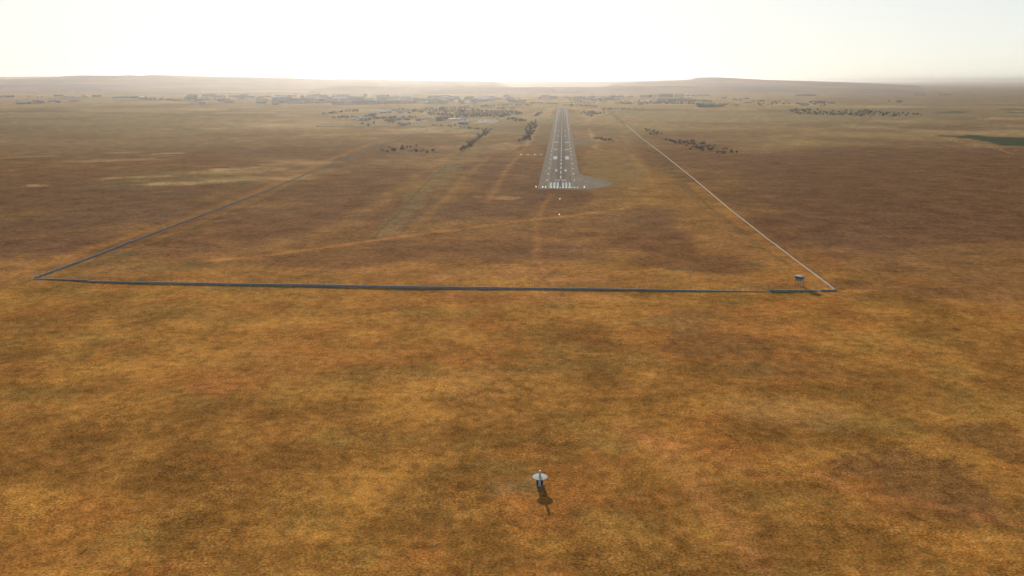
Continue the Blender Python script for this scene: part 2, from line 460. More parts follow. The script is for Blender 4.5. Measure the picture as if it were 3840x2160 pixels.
# irrigated green field, far right, and its tracks
lay((.024,.048,.032), poly_w([(3520,509),(3640,506.5),(3760,513),(3900,518),(3900,550),(3800,548),(3740,543),(3660,522)], 5, 1.2, 10), .9)
lay((.38,.26,.14), line_w([(3480,505),(3550,520),(3620,538),(3720,552),(3800,578)], (4, (3600,530)), .6), .7)
lay((.38,.26,.14), line_w([(3400,520),(3560,524),(3660,545),(3830,566)], (4, (3600,536)), .6), .5)
lay((.38,.26,.14), line_w([(3350,508),(3500,505),(3700,507),(3900,512)], (3, (3600,507)), .6), .5)
for (x, y, rx, ry, col, a) in [(3590, 421, 60, 5, (.055,.070,.060), .8), (3540, 424, 40, 3, (.06,.075,.06), .7), (3800, 410, 70, 4, (.055,.07,.06), .7), (3820, 423, 60, 3, (.06,.07,.055), .7), (3260, 418, 120, 8, (.13,.12,.085), .6), (3330, 446, 60, 2.5, (.10,.10,.075), .6), (3150, 424, 300, 12, (.20,.17,.11), .5), (3640, 445, 60, 3, (.12,.10,.075), .5), (3350, 399, 130, 5, (.44,.28,.17), .7), (3250, 403, 160, 4, (.42,.27,.16), .4), (3760, 444, 100, 5, (.40,.22,.12), .7), (3800, 475, 120, 5, (.36,.22,.12), .6), (3460, 395, 130, 5, (.14,.12,.09), .4), (3600, 480, 260, 10, MAUVE, .5), (3350, 535, 260, 16, MAUVE, .45), (3250, 490, 200, 8, MAUVE, .35), (3050, 460, 200, 8, (.17,.13,.08), .4), (2700, 460, 220, 10, (.18,.12,.075), .4)]:
    lay(col, blob_w(x, y, rx, ry, .9, int(x) + int(y)), a)
lay((.13,.11,.075), line_w([(3450,447),(3560,455),(3700,462),(3830,480)], (3, (3600,455)), .4), .6)
# thin dark furrow left of centre, and grass stain round the beacon
lay((.060,.050,.018), line_w(Q((688,793),(715,777),(740,764)), (2.0, (1060,1160)), .1), .95)
lay((.15,.115,.04), blob_w(1978, 1808, 60, 44, 1.0, 83), .55)
lay((.12,.09,.05), line_w([(3760,1420),(3790,1428)], (5, (3775,1424)), .3), .7)
# airfield grass, far ground behind it
lay((.265,.190,.105), poly_w([(1320,470),(1750,480),(1930,470),(2050,455),(2050,420),(1500,400),(1250,440)], 10, .8, 11), .45)
lay((.215,.175,.105), poly_w([(1700,425),(1850,395),(1960,385),(1800,400),(1720,415)], 6, .5, 12), .5)
for (x, y, rx, ry, col, a) in [(1400, 412, 120, 2, (.48,.34,.21), .6), (1300, 420, 160, 2, (.44,.29,.17), .5), (1450, 500, 160, 5, (.40,.24,.12), .6), (1250, 506, 140, 3, (.40,.24,.12), .6), (1780, 508, 70, 6, (.42,.26,.13), .6), (1380, 520, 90, 3, (.42,.26,.13), .5), (1900, 548, 60, 20, (.40,.25,.14), .5), (1560, 600, 230, 22, (.31,.185,.085), .5), (1700, 530, 90, 12, (.20,.125,.07), .6), (1250, 540, 250, 12, (.21,.13,.075), .5), (1150, 610, 200, 10, (.40,.25,.13), .6), (1080, 640, 200, 16, (.30,.19,.09), .4), (1560, 455, 60, 3, (.40,.30,.22), .5)]:
    lay(col, blob_w(x, y, rx, ry, .9, int(x) + int(y)), a)
C *= (0.84 + 0.32 * streak)[:, None]
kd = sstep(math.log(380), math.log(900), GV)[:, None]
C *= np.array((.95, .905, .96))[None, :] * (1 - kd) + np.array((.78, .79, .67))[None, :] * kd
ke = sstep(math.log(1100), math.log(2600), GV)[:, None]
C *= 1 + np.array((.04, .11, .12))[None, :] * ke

def make_ground():
    idx = np.arange(NR * NA).reshape(NR, NA)
    nx = np.roll(idx, -1, axis=1)
    a, b, c, d = idx[:-1].ravel(), nx[:-1].ravel(), nx[1:].ravel(), idx[1:].ravel()
    quads = np.stack([a, d, c, b], 1)
    centre = NR * NA
    tri = np.stack([np.full(NA, centre), idx[0], nx[0]], 1)[:, ::-1]
    co = np.zeros((NR * NA + 1, 3), np.float32)
    co[:-1, 0], co[:-1, 1] = GX, GY
    me = bpy.data.meshes.new("ground")
    me.vertices.add(len(co))
    me.vertices.foreach_set("co", co.ravel())
    nl = quads.size + tri.size
    me.loops.add(nl)
    me.loops.foreach_set("vertex_index", np.concatenate([quads.ravel(), tri.ravel()]).astype(np.int32))
    me.polygons.add(len(quads) + len(tri))
    st = np.concatenate([np.arange(len(quads)) * 4, quads.size + np.arange(len(tri)) * 3]).astype(np.int32)
    me.polygons.foreach_set("loop_start", st)
    me.update(calc_edges=True)
    me.validate()
    at_ = me.attributes.new("soil", 'FLOAT_COLOR', 'POINT')
    cc = np.ones((len(co), 4), np.float32)
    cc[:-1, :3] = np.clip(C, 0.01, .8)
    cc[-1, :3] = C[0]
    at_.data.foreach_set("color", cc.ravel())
    o = bpy.data.objects.new("ground", me)
    COL.objects.link(o)
    tag(o, kind="structure")
    return o

def ground_mat():
    m = bpy.data.materials.new("dry_steppe")
    m.use_nodes = True
    t = m.node_tree
    L = t.links.new
    b = t.nodes["Principled BSDF"]
    b.inputs["Roughness"].default_value = .95
    b.inputs["Specular IOR Level"].default_value = 0.0
    at_ = t.nodes.new('ShaderNodeAttribute'); at_.attribute_name = "soil"
    geo = t.nodes.new('ShaderNodeNewGeometry')
    def noise(scale, det, rough=.6, dist=0.0):
        n = t.nodes.new('ShaderNodeTexNoise')
        n.inputs['Scale'].default_value = scale
        n.inputs['Detail'].default_value = det
        n.inputs['Roughness'].default_value = rough
        n.inputs['Distortion'].default_value = dist
        L(geo.outputs['Position'], n.inputs['Vector'])
        return n.outputs[0]
    def rng_(x, a, b_, c, d):
        r = t.nodes.new('ShaderNodeMapRange')
        r.inputs[1].default_value, r.inputs[2].default_value, r.inputs[3].default_value, r.inputs[4].default_value = a, b_, c, d
        L(x, r.inputs[0]); return r.outputs[0]
    def mul(a, b_):
        r = t.nodes.new('ShaderNodeMath'); r.operation = 'MULTIPLY'
        L(a, r.inputs[0]); L(b_, r.inputs[1]); return r.outputs[0]
    # tussocks, clods, and the cracks of the dried soil
    f1 = rng_(noise(1.6, 5, .7), .33, .67, .42, 1.55)
    f2 = rng_(noise(.28, 4, .65, .4), .32, .68, .64, 1.34)
    f3 = rng_(noise(.05, 5, .65), .32, .68, .74, 1.26)
    vo = t.nodes.new('ShaderNodeTexVoronoi')
    vo.feature = 'DISTANCE_TO_EDGE'
    vo.inputs['Scale'].default_value = .8
    wn = t.nodes.new('ShaderNodeTexNoise'); wn.inputs['Scale'].default_value = 1.2; wn.inputs['Detail'].default_value = 3
    L(geo.outputs['Position'], wn.inputs['Vector'])
    vm = t.nodes.new('ShaderNodeVectorMath'); vm.operation = 'MULTIPLY_ADD'
    vm.inputs[1].default_value = (1.3, 1.3, 0)
    L(wn.outputs['Color'], vm.inputs[0]); L(geo.outputs['Position'], vm.inputs[2])
    L(vm.outputs[0], vo.inputs['Vector'])
    crack = rng_(vo.outputs['Distance'], .0, .10, .52, 1.0)
    cm = rng_(noise(.035, 3, .6), .44, .60, 0.0, 1.0)      # only some stretches are cracked
    one = t.nodes.new('ShaderNodeMix'); one.data_type = 'FLOAT'
    one.inputs[2].default_value = 1.0
    L(cm, one.inputs[0]); L(crack, one.inputs[3])
    g = mul(mul(mul(f1, f2), f3), one.outputs[0])
    sc = t.nodes.new('ShaderNodeVectorMath'); sc.operation = 'SCALE'
    L(at_.outputs['Color'], sc.inputs[0]); L(g, sc.inputs['Scale'])
    # small shifts of hue: straw against rust
    hue = t.nodes.new('ShaderNodeMix'); hue.data_type = 'RGBA'; hue.blend_type = 'MULTIPLY'
    L(rng_(noise(.55, 4, .65), .42, .66, 0, .85), hue.inputs[0])
    L(sc.outputs[0], hue.inputs[6])
    hue.inputs[7].default_value = (1.10, .90, .72, 1)
    hue2 = t.nodes.new('ShaderNodeMix'); hue2.data_type = 'RGBA'; hue2.blend_type = 'MULTIPLY'
    L(rng_(noise(.42, 4, .65), .55, .72, 0, .8), hue2.inputs[0])
    L(hue.outputs[2], hue2.inputs[6])
    hue2.inputs[7].default_value = (.80, 1.0, .85, 1)
    L(hue2.outputs[2], b.inputs['Base Color'])
    bp = t.nodes.new('ShaderNodeBump')
    bp.inputs['Strength'].default_value = .35
    bp.inputs['Distance'].default_value = .10
    L(mul(f1, one.outputs[0]), bp.inputs['Height'])
    L(bp.outputs[0], b.inputs['Normal'])
    return m
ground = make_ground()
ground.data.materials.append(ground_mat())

# ------------------------------------------------------------------ hills
def hill_mat(name, c1, c2, size):
    m = bpy.data.materials.new(name)
    m.use_nodes = True
    t = m.node_tree; L = t.links.new
    b = t.nodes["Principled BSDF"]
    b.inputs["Roughness"].default_value = .95
    b.inputs["Specular IOR Level"].default_value = 0.0
    g = t.nodes.new('ShaderNodeNewGeometry')
    mp = t.nodes.new('ShaderNodeMapping'); mp.inputs['Scale'].default_value = (1, 1, 6)
    L(g.outputs['Position'], mp.inputs[0])
    n = t.nodes.new('ShaderNodeTexNoise'); n.inputs['Scale'].default_value = 1 / size; n.inputs['Detail'].default_value = 8; n.inputs['Roughness'].default_value = .62
    L(mp.outputs[0], n.inputs[0])
    r = t.nodes.new('ShaderNodeMapRange'); r.inputs[1].default_value = .38; r.inputs[2].default_value = .64
    L(n.outputs[0], r.inputs[0])
    x = t.nodes.new('ShaderNodeMix'); x.data_type = 'RGBA'
    x.inputs[6].default_value = (*c1, 1); x.inputs[7].default_value = (*c2, 1)
    L(r.outputs[0], x.inputs[0]); L(x.outputs[2], b.inputs['Base Color'])
    return m
HM = hill_mat("hill_soil", (.23,.16,.115), (.13,.094,.073), 900)

def hill(name, prof, dist, front, back, label_mat=HM, cliff=0.0):
    """a ridge whose crest runs at the given distance; prof is the skyline in photo points"""
    xs = np.array([p[0] for p in prof], float)
    ys = np.array([p[1] for p in prof], float)
    n = 320
    px = np.linspace(xs[0], xs[-1], n)
    py = np.interp(px, xs, ys)
    k = np.array([.25,.5,.25])
    py = np.convolve(np.pad(py, 1, mode='edge'), k, 'valid')
    rowsD = np.concatenate([np.linspace(-front, 0, 22), np.linspace(0, back, 9)[1:]])
    vs = []
    for j, dd in enumerate(rowsD):
        for i in range(n):
            a = math.atan2((px[i] - CX) / F, cP + (CY - py[i]) / F * sP)
            crest = max(zof(Vector((0, dist * math.cos(a) if False else dist, 0)), py[i]), -3)
            x0 = (px[i] - CX) / F * (dist * cP - (crest - H) * sP)
            s = 1 + dd / dist
            tt = dd / (front if dd < 0 else back)
            if dd < 0:
                sh = (1 + tt)                     # 0 at the foot, 1 at the crest
                sh = sh * sh * (3 - 2 * sh)
                sh = sh * (1 - cliff) + cliff * float(sstep(.75, 1.0, np.array(1 + tt)))
            else:
                sh = 1 - tt * tt * (3 - 2 * tt)
            edge = float(sstep(0, .04, np.array(min(i, n - 1 - i) / n)))
            gull = (float(fbm(np.array([x0 * s]), np.array([dist + dd]), 900, 90, 4)[0]) - .5) * .35
            h = crest * sh * (1 + gull * 4 * sh * (1 - sh)) * edge
            vs.append((x0 * s, dist + dd, h - 1.5 * (1 - sh) - .5))
    fs = []
    for j in range(len(rowsD) - 1):
        for i in range(n - 1):
            fs.append((j*n+i, j*n+i+1, (j+1)*n+i+1, (j+1)*n+i))
    o = MB().add(vs, fs).build(name, label_mat, smooth=True)
    return tag(o, kind="structure")

hill("hills", [(-500,290),(0,288),(120,287),(260,286),(400,288),(700,296),(900,304)], 17000, 4000, 2500)
hill("hills", [(-700,312),(-300,304),(0,299),(120,294),(215,289),(242,284.5),(309,282.5),(440,283.5),(484,281.5),(529,284),(566,281),(641,282.5),(730,285.5),(960,289),(1100,293),(1220,296.5),(1315,295.5),(1400,297),(1500,299.5),(1700,303),(1950,308)], 11000, 4200, 3000)
hill("hills", [(1250,322),(1420,302.5),(1600,301.5),(1760,303),(1920,304),(2080,303),(2110,305.5),(2230,305),(2320,304.5),(2480,301),(2600,300),(2800,304),(2950,312)], 14500, 3500, 2500)
hill("mesa", [(2250,316),(2400,309),(2480,302.5),(2560,299.5),(2592,296.5),(2613,290.5),(2640,290),(2695,290),(2760,293),(2880,299.5),(3050,304),(3300,313),(3480,322)], 10500, 3200, 2200, cliff=.25)
hill("hills", [(500,334),(650,321),(700,314),(830,309.5),(960,315),(1100,309),(1180,313),(1280,323),(1500,331)], 9200, 1300, 1500)
hill("hills", [(1150,334),(1330,322),(1500,327),(1680,323),(1760,322),(1900,327),(2100,333)], 7200, 900, 1200)
hill("hills", [(1800,336),(1950,326),(2200,327),(2350,322),(2500,321.5),(2700,323),(3000,327),(3300,331),(3500,338)], 7700, 900, 1200)
hill("hills", [(-300,330),(0,318),(250,314),(430,316),(620,324),(760,335)], 8600, 1300, 1500)

# ------------------------------------------------------------------ air
HZ_TOP = 174.0
hz = MB().box(-97000, -97000, -8, 97000, 97000, HZ_TOP).build("haze", [])
hm = bpy.data.materials.new("haze_air")
hm.use_nodes = True
t = hm.node_tree
t.nodes.clear()
pv = t.nodes.new('ShaderNodeVolumePrincipled')
pv.inputs['Density Attribute'].default_value = ""
pv.inputs['Temperature Attribute'].default_value = ""
pv.inputs['Color Attribute'].default_value = ""
pv.inputs['Color'].default_value = (.285, .291, .305, 1)
pv.inputs['Density'].default_value = 4.6e-5
pv.inputs['Anisotropy'].default_value = 0.67
ho = t.nodes.new('ShaderNodeOutputMaterial')
t.links.new(pv.outputs[0], ho.inputs['Volume'])
hz.data.materials.clear(); hz.data.materials.append(hm)
hm.cycles.homogeneous_volume = True if hasattr(hm.cycles, "homogeneous_volume") else True
tag(hz, kind="stuff")
# ------------------------------------------------------------------ runway
RA, RB = at(2101.9, 704.7), at(2108.6, 402.5)
RDIR = (RB - RA).normalized()
RSIDE = Vector((RDIR.y, -RDIR.x, 0))                    # to the right, seen from the eye
RLEN = (RB - RA).length
def rw(s, t, z=0.0):
    p = RA + RDIR * s + RSIDE * t
    return Vector((p.x, p.y, z))
def s_of(py):
    """metres along the centre line from the threshold at photo row py"""
    lo, hi = -800.0, 6000.0
    for _ in range(60):
        m = (lo + hi) / 2
        p = rw(m, 0)
        y = CY - F * (p.y * sP - H * cP) / (p.y * cP + H * sP)
        if y > py: lo = m
        else: hi = m
    return lo
def st(px, py):
    p = at(px, py) - RA
    return p.dot(RDIR), p.dot(RSIDE)

def asphalt(name, c, var, size, streaky=True, spec=.0):
    m = bpy.data.materials.new(name)
    m.use_nodes = True
    t = m.node_tree; L = t.links.new
    b = t.nodes["Principled BSDF"]
    b.inputs["Roughness"].default_value = .9
    b.inputs["Specular IOR Level"].default_value = spec
    tc = t.nodes.new('ShaderNodeTexCoord')
    mp = t.nodes.new('ShaderNodeMapping')
    mp.inputs['Rotation'].default_value = (0, 0, math.atan2(RDIR.x, RDIR.y))
    mp.inputs['Scale'].default_value = (1, .06 if streaky else 1, 1)
    L(tc.outputs['Object'], mp.inputs[0])
    n = t.nodes.new('ShaderNodeTexNoise'); n.inputs['Scale'].default_value = 1 / size; n.inputs['Detail'].default_value = 6; n.inputs['Roughness'].default_value = .65
    L(mp.outputs[0], n.inputs[0])
    n2 = t.nodes.new('ShaderNodeTexNoise'); n2.inputs['Scale'].default_value = .12; n2.inputs['Detail'].default_value = 6
    L(tc.outputs['Object'], n2.inputs[0])
    ad = t.nodes.new('ShaderNodeMath'); ad.operation = 'ADD'; L(n.outputs[0], ad.inputs[0]); L(n2.outputs[0], ad.inputs[1])
    r = t.nodes.new('ShaderNodeMapRange')
    r.inputs[1].default_value, r.inputs[2].default_value, r.inputs[3].default_value, r.inputs[4].default_value = .75, 1.25, 1 - var, 1 + var
    L(ad.outputs[0], r.inputs[0])
    v = t.nodes.new('ShaderNodeVectorMath'); v.operation = 'SCALE'; v.inputs[0].default_value = c
    L(r.outputs[0], v.inputs['Scale']); L(v.outputs[0], b.inputs['Base Color'])
    return m
M_RW = asphalt("runway_asphalt", (.150, .124, .096), .14, 2.2)
M_RUB = asphalt("rubbered_asphalt", (.122, .100, .076), .14, 1.6)
M_SH = asphalt("shoulder_asphalt", (.168, .138, .105), .18, 2.5)
M_TWY = asphalt("taxiway_asphalt", (.135, .115, .092), .16, 3.0, False)
M_WHITE = asphalt("runway_paint", (.38, .37, .375), .10, .7)
M_DIM = asphalt("worn_runway_paint", (.215, .195, .165), .18, .7)
M_CON = asphalt("apron_concrete", (.24, .20, .155), .16, 9.0, False)

def sheet(name, polys, m, z, kind="structure"):
    mb = MB()
    for pts in polys:
        mb.add([(p.x, p.y, z) for p in pts], [tuple(range(len(pts)))])
    o = mb.build(name, m)
    for p in o.data.polygons:
        if p.normal.z < 0: p.flip()
    return tag(o, kind=kind)
def quad(s0, s1, t0, t1): return [rw(s0, t0), rw(s0, t1), rw(s1, t1), rw(s1, t0)]

# paved shoulders flare towards the near end, with the turning pad on the right
tl0, tr0 = st(2016, 708)[1], st(2166, 660)[1]
pad_px = [(2016,708.5),(2180,710.5),(2230,707),(2280,700),(2297,693),(2292,686),(2268,676),(2225,664),(2190,657),(2172,650)]
sh = [at(*p) for p in pad_px] + [rw(RLEN + 20, 19.0), rw(RLEN + 20, -21.0)]
sheet("runway_shoulder", [sh], M_SH, .03)
sheet("taxiway", [[at(2148,533), at(2148,545), at(2195,540), at(2222,536.5), at(2224,534), at(2190,530)]], M_TWY, .02)
sheet("runway", [quad(-1.5, RLEN + 2, -12.6, 12.6)], M_RW, .06)
wob = [(-1.5, 3.9), (40, 4.6), (200, 5.2), (420, 6.0), (700, 5.4), (1100, 4.2), (1800, 3.8), (RLEN, 4.0)]
sheet("runway_rubber_marks", [[rw(a[0], -a[1]), rw(a[0], a[1]), rw(b[0], b[1]), rw(b[0], -b[1])] for a, b in zip(wob[:-1], wob[1:])], M_RUB, .075)
# painted markings
ms, md = [], []
s_bar0, s_bar1 = s_of(704.0), s_of(684.3)
for x0, x1 in ((480,550),(590,660),(698,768),(866,928),(965,1028),(1074,1134)):
    t0, t1 = st(2000 + x0 * .1242, 704)[1], st(2000 + x1 * .1242, 704)[1]
    ms.append(quad(s_bar0, s_bar1, t0, t1))
    ms.append(quad(RLEN - s_bar1, RLEN - s_bar0, t0, t1))
# the runway number, 08, read from the eye's side
d0, d1 = s_of(679.3), s_of(673.6)
wdt = .75
def stroke(s0, s1, t0, t1): ms.append(quad(s0, s1, t0, t1))
z0, z1, e0, e1 = -5.5, -1.3, .75, 5.0
ln = (d1 - d0)
for a, b in ((z0, z1), (e0, e1)):
    stroke(d0, d0 + ln * .17, a, b); stroke(d1 - ln * .17, d1, a, b)
    stroke(d0 + ln * .17, d1 - ln * .17, a, a + wdt); stroke(d0 + ln * .17, d1 - ln * .17, b - wdt, b)
stroke(d0 + ln * .43, d0 + ln * .57, e0 + wdt, e1 - wdt)
# centre line
s = s_of(670.5)
while s < RLEN - 90:
    ms.append(quad(s, s + 30, -.62, .62)); s += 50
# touchdown and aiming marks
def pair(py0, py1, t_in, t_out, n=1, gap=1.5):
    a, b = s_of(py0), s_of(py1)
    for e in (1, -1):
        wd = (t_out - t_in - gap * (n - 1)) / n
        for k in range(n):
            u0 = t_in + k * (wd + gap)
            ms.append(quad(a, b, min(e*u0, e*(u0+wd)), max(e*u0, e*(u0+wd))))
            ms.append(quad(RLEN - b, RLEN - a, min(e*u0, e*(u0+wd)), max(e*u0, e*(u0+wd))))
pair(643, 635.2, 4.2, 6.4)
pair(597.6, 586.2, 5.2, 10.2)
pair(563.2, 558.6, 5.6, 10.6, 2, 1.6)
pair(535.8, 531.6, 5.7, 10.8, 2, 1.4)
pair(512, 508.4, 5.6, 7.4)
pair(492.6, 489.8, 5.6, 7.4)
sheet("runway_marking", ms, M_WHITE, .10)
for e in (1, -1):
    md.append(quad(0, RLEN, e * 12.1 - .42, e * 12.1 + .42))
sheet("runway_edge_line", md, M_DIM, .09)
sheet("runway_end_line", [quad(RLEN - 2, RLEN, -11.6, 11.6), quad(-5.2, -4.6, -16, 20)], M_DIM, .085)
tw = []
for a, b in (((2150,670),(2240,684)), ((2160,676),(2285,694)), ((2190,682),(2262,697))):
    p, q = at(*a), at(*b); d = (q - p).normalized().cross(Vector((0,0,1))) * .35
    tw.append([p - d, p + d, q + d, q - d])
sheet("taxiway_marking", tw, asphalt("faint_taxi_line", (.30,.26,.21), .2, 1.0, False), .07)
# link to the apron, apron slabs
sheet("taxiway_link", [[at(2083,456.5), at(1960,455), at(1873,455.5), at(1856,459), at(1960,458.5), at(2083,459.5)]], M_TWY, .025)
sheet("apron", [[at(1776,462), at(1800,448.5), at(1858,448.3), at(1873,455.5), at(1856,460), at(1838,462.5)],
                [at(1686,461.5), at(1734,449), at(1746,448.5), at(1712,461.5)],
                [at(1734,449), at(1733,446.8), at(1860,447), at(1858,448.3), at(1746,448.5)]], M_CON, .03)
sheet("perimeter_track", [[at(1590,476.2), at(1183,474.8), at(1183,475.6), at(1590,477.2)]], M_TWY, .02)

# ------------------------------------------------------------------ lights of the field
def lamp_mat(name, c, e, es): return mat(name, c, rough=.3, emit=e, es=es)
ML_W = lamp_mat("lit_white_lens", (.9,.85,.75), (1,.93,.78), 1.2)
ML_G = lamp_mat("lit_green_lens", (.4,.9,.6), (.55,1,.72), 1.2)
M_YEL = mat("yellow_fixture_paint", (.55,.38,.05), rough=.5)
def make_light(name, lens, r, label, cat, group):
    root = empty(name, (0, 0, 0), 0, label, cat, group)
    MB().lathe([(.28,0),(.28,.06),(.07,.09),(.07,.34),(.13,.38)], 10).build("base", M_YEL, root)
    MB().lathe([(r*.55,.38),(r,.38+r*.5),(r,.38+r*1.2),(r*.6,.38+r*1.8)], 12).build("lens", lens, root, True)
    return root
proto = make_light("runway_edge_light", ML_W, .27, "", "runway light", "white edge lights along the runway")
first = True
nE = int(RLEN // 60)
for e, side in ((-1, "left"), (1, "right")):
    for k in range(1, nE + 1):
        o = proto if first else copy_tree(proto)
        first = False
        o.location = rw(k * 60, e * 13.9, .02)
        d = k * 60
        if k == 1: lab = f"white runway edge light on the {side} side, nearest to the threshold stripes"
        elif k == nE: lab = f"white runway edge light on the {side} side, last one at the far end"
        elif k == 5: lab = f"white runway edge light on the {side} side, level with the large aiming block"
        elif k < 5: lab = f"white edge light on the runway's {side} side, {[0,0,'second','third','fourth'][k]} from the threshold stripes"
        else: lab = f"small white edge light on the runway's {side} side, beyond the aiming block"
        o["label"] = lab
tp = make_light("threshold_light", ML_G, .27, "", "runway light", "lights across the runway threshold")
xs = [545 + 88 * k for k in range(10)]
for k, x in enumerate(xs):
    o = tp if k == 0 else copy_tree(tp)
    p = at(2000 + x * .1242, 705.2); o.location = (p.x, p.y, .04)
    o["label"] = ("green threshold light at the left end of the green row" if k == 0 else "green threshold light at the right end of the green row" if k == 9
                  else "green threshold light below the white stripes, %s from the left" % ("second third fourth fifth sixth seventh eighth ninth".split()[k-1]))
wp = make_light("threshold_light", ML_W, .30, "", "runway light", "lights across the runway threshold")
for k, (x, y, lab) in enumerate([(2010, 703.6, "white light standing alone at the left corner of the runway threshold"), (2035, 704.2, "white threshold light on the left shoulder, outer one of two"),
                                 (2046, 704.4, "white threshold light on the left shoulder, inner one of two"), (2190.8, 704.6, "white light standing alone on the turning pad right of the threshold")]):
    o = wp if k == 0 else copy_tree(wp)
    p = at(x, y); o.location = (p.x, p.y, .04); o["label"] = lab
    if k in (0, 3): o.scale = (1.3,) * 3
ap = make_light("approach_light", ML_W, .30, "", "approach light", "approach lights before the runway")
for k, (x, y, lab) in enumerate([(2097.6, 806.8, "white approach light in the grass beside the orange dirt track"), (2099.6, 748.3, "pale approach light in brown grass between dirt track and runway end")]):
    o = ap if k == 0 else copy_tree(ap)
    p = at(x, y); o.location = (p.x, p.y, .0); o["label"] = lab
# four approach path units left of the aiming marks
root = empty("approach_path_unit", (0,0,0), 0, "", "approach light", "row of four approach path lights")
for sx in (-.35, .35):
    for sy in (0, .55):
        MB().box(sx-.05, sy-.05, 0, sx+.05, sy+.05, .42).build("leg", M_YEL, root)
MB().box(-.62, -.35, .42, .62, .85, .86).build("housing", mat("orange_housing", (.50,.16,.04), rough=.5), root)
MB().box(-.54, -.37, .50, .54, -.352, .80).build("lens", lamp_mat("lit_warm_white_lens", (.9,.85,.8), (1,.95,.88), 1.8), root)
for k, x in enumerate((1954.3, 1979.6, 2005, 2030.3)):
    o = root if k == 0 else copy_tree(root)
    p = at(x, 581.2); o.location = (p.x, p.y, 0); o.rotation_euler = (0, 0, -math.atan2(RDIR.x, RDIR.y))
    o["label"] = ["outermost of four white approach path lights, farthest from the runway", "second from the left of four white approach path lights", "third from the left of four white approach path lights", "innermost of four white approach path lights, next to the runway shoulder"][k]
# ------------------------------------------------------------------ radio beacon in the near field
bp_ = at(2024.6, 1818.5)
sc_ = mpp(bp_)
BR = 14.95 * sc_                                        # hut radius
ztop = zof(bp_, 1788.2)
DR = 29.05 * sc_ * .985
beacon = empty("radio_beacon", (bp_.x, bp_.y + .15, 0), 0, "round red and white beacon hut with a pale disc roof and mast, alone in front", "radio beacon")
M_RED = mat("dark_red_paint", (.14, .016, .015), rough=.55, var=.16, scale=2.5)
M_WPAINT = mat("white_paint", (.44, .44, .45), rough=.5, var=.07, scale=2.5)
M_DISC = mat("pale_disc_paint", (.40, .375, .345), rough=.7, var=.07, scale=1.2)
M_STEEL = mat("galvanised_steel", (.45, .46, .48), rough=.4, var=.12, scale=5, metal=.5)
M_CONC = mat("cast_concrete", (.33, .30, .26), var=.2, scale=2)
MB().lathe([(BR*1.04, -.2), (BR*1.04, .08), (BR*1.0, .10)], 40).build("plinth", M_CONC, beacon)
ph0 = -math.pi/2 - .13
n = 10
red, wht = MB(), []
for k in range(n):
    a0, a1 = ph0 + (k - .5) * 2*math.pi/n, ph0 + (k + .5) * 2*math.pi/n
    p0, p1 = Vector((math.cos(a0)*BR, math.sin(a0)*BR, 0)), Vector((math.cos(a1)*BR, math.sin(a1)*BR, 0))
    i0, i1 = p0*.93, p1*.93
    z0_, z1_ = .10, ztop - .14
    mb = MB()
    vs = [p0 + Vector((0,0,z0_)), p1 + Vector((0,0,z0_)), p1 + Vector((0,0,z1_)), p0 + Vector((0,0,z1_)), i0 + Vector((0,0,z0_)), i1 + Vector((0,0,z0_)), i1 + Vector((0,0,z1_)), i0 + Vector((0,0,z1_))]
    mb.add(vs, [(0,1,2,3),(5,4,7,6),(3,2,6,7),(0,4,5,1)])
    mb.build("wall_panel", M_WPAINT if k % 2 == 0 else M_RED, beacon)
MB().lathe([(DR*.985, ztop-.14), (DR, ztop-.11), (DR, ztop-.05), (DR*.97, ztop-.01), (DR*.3, ztop+.05), (.1, ztop+.05)], 72).build("roof_disc", M_DISC, beacon)
mr_ = 4.55 * sc_
zc = zof(bp_, 1766.5)
MB().lathe([(mr_*1.25, ztop+.045), (mr_*1.25, ztop+.09), (mr_, ztop+.10), (mr_, zc-.06), (mr_*.93, zc), (mr_*.4, zc+.03)], 32).build("mast", M_WPAINT, beacon, False)
zw = zof(bp_, 1743.0)
wh = MB().tube([(0,0,zc+.03), (0,0,zc+.16), (0,0,zc+.17), (0,0,zw)], [.09,.09,.035,.018], 10).build("whip_antenna", M_STEEL, beacon)
# ------------------------------------------------------------------ perimeter walls
def wall_mat(name, c, joints=True):
    m = mat(name, c, rough=.9, var=.22, scale=.5)
    return m
M_WALL = wall_mat("grey_wall_concrete", (.22, .225, .235))
M_WALL_SUN = wall_mat("sunlit_wall_concrete", (.40, .355, .275))  # right wall's sun-facing side: sunlight put into a paler, warmer colour
M_COPE = mat("wall_coping", (.30, .28, .25), var=.15, scale=.6)
M_POST = mat("weathered_post_steel", (.16, .15, .15), rough=.6, var=.2, scale=3)
M_POLE = mat("blue_grey_pole_paint", (.16, .19, .26), rough=.5, var=.1, scale=3)

def resample(pts, step):
    out = [pts[0]]
    for a, b in zip(pts[:-1], pts[1:]):
        L_ = math.hypot(b[0]-a[0], b[1]-a[1])
        n_ = max(1, int(L_ / step))
        for k in range(1, n_ + 1):
            out.append(tuple(a[i] + (b[i]-a[i]) * k / n_ for i in range(len(a))))
    return out

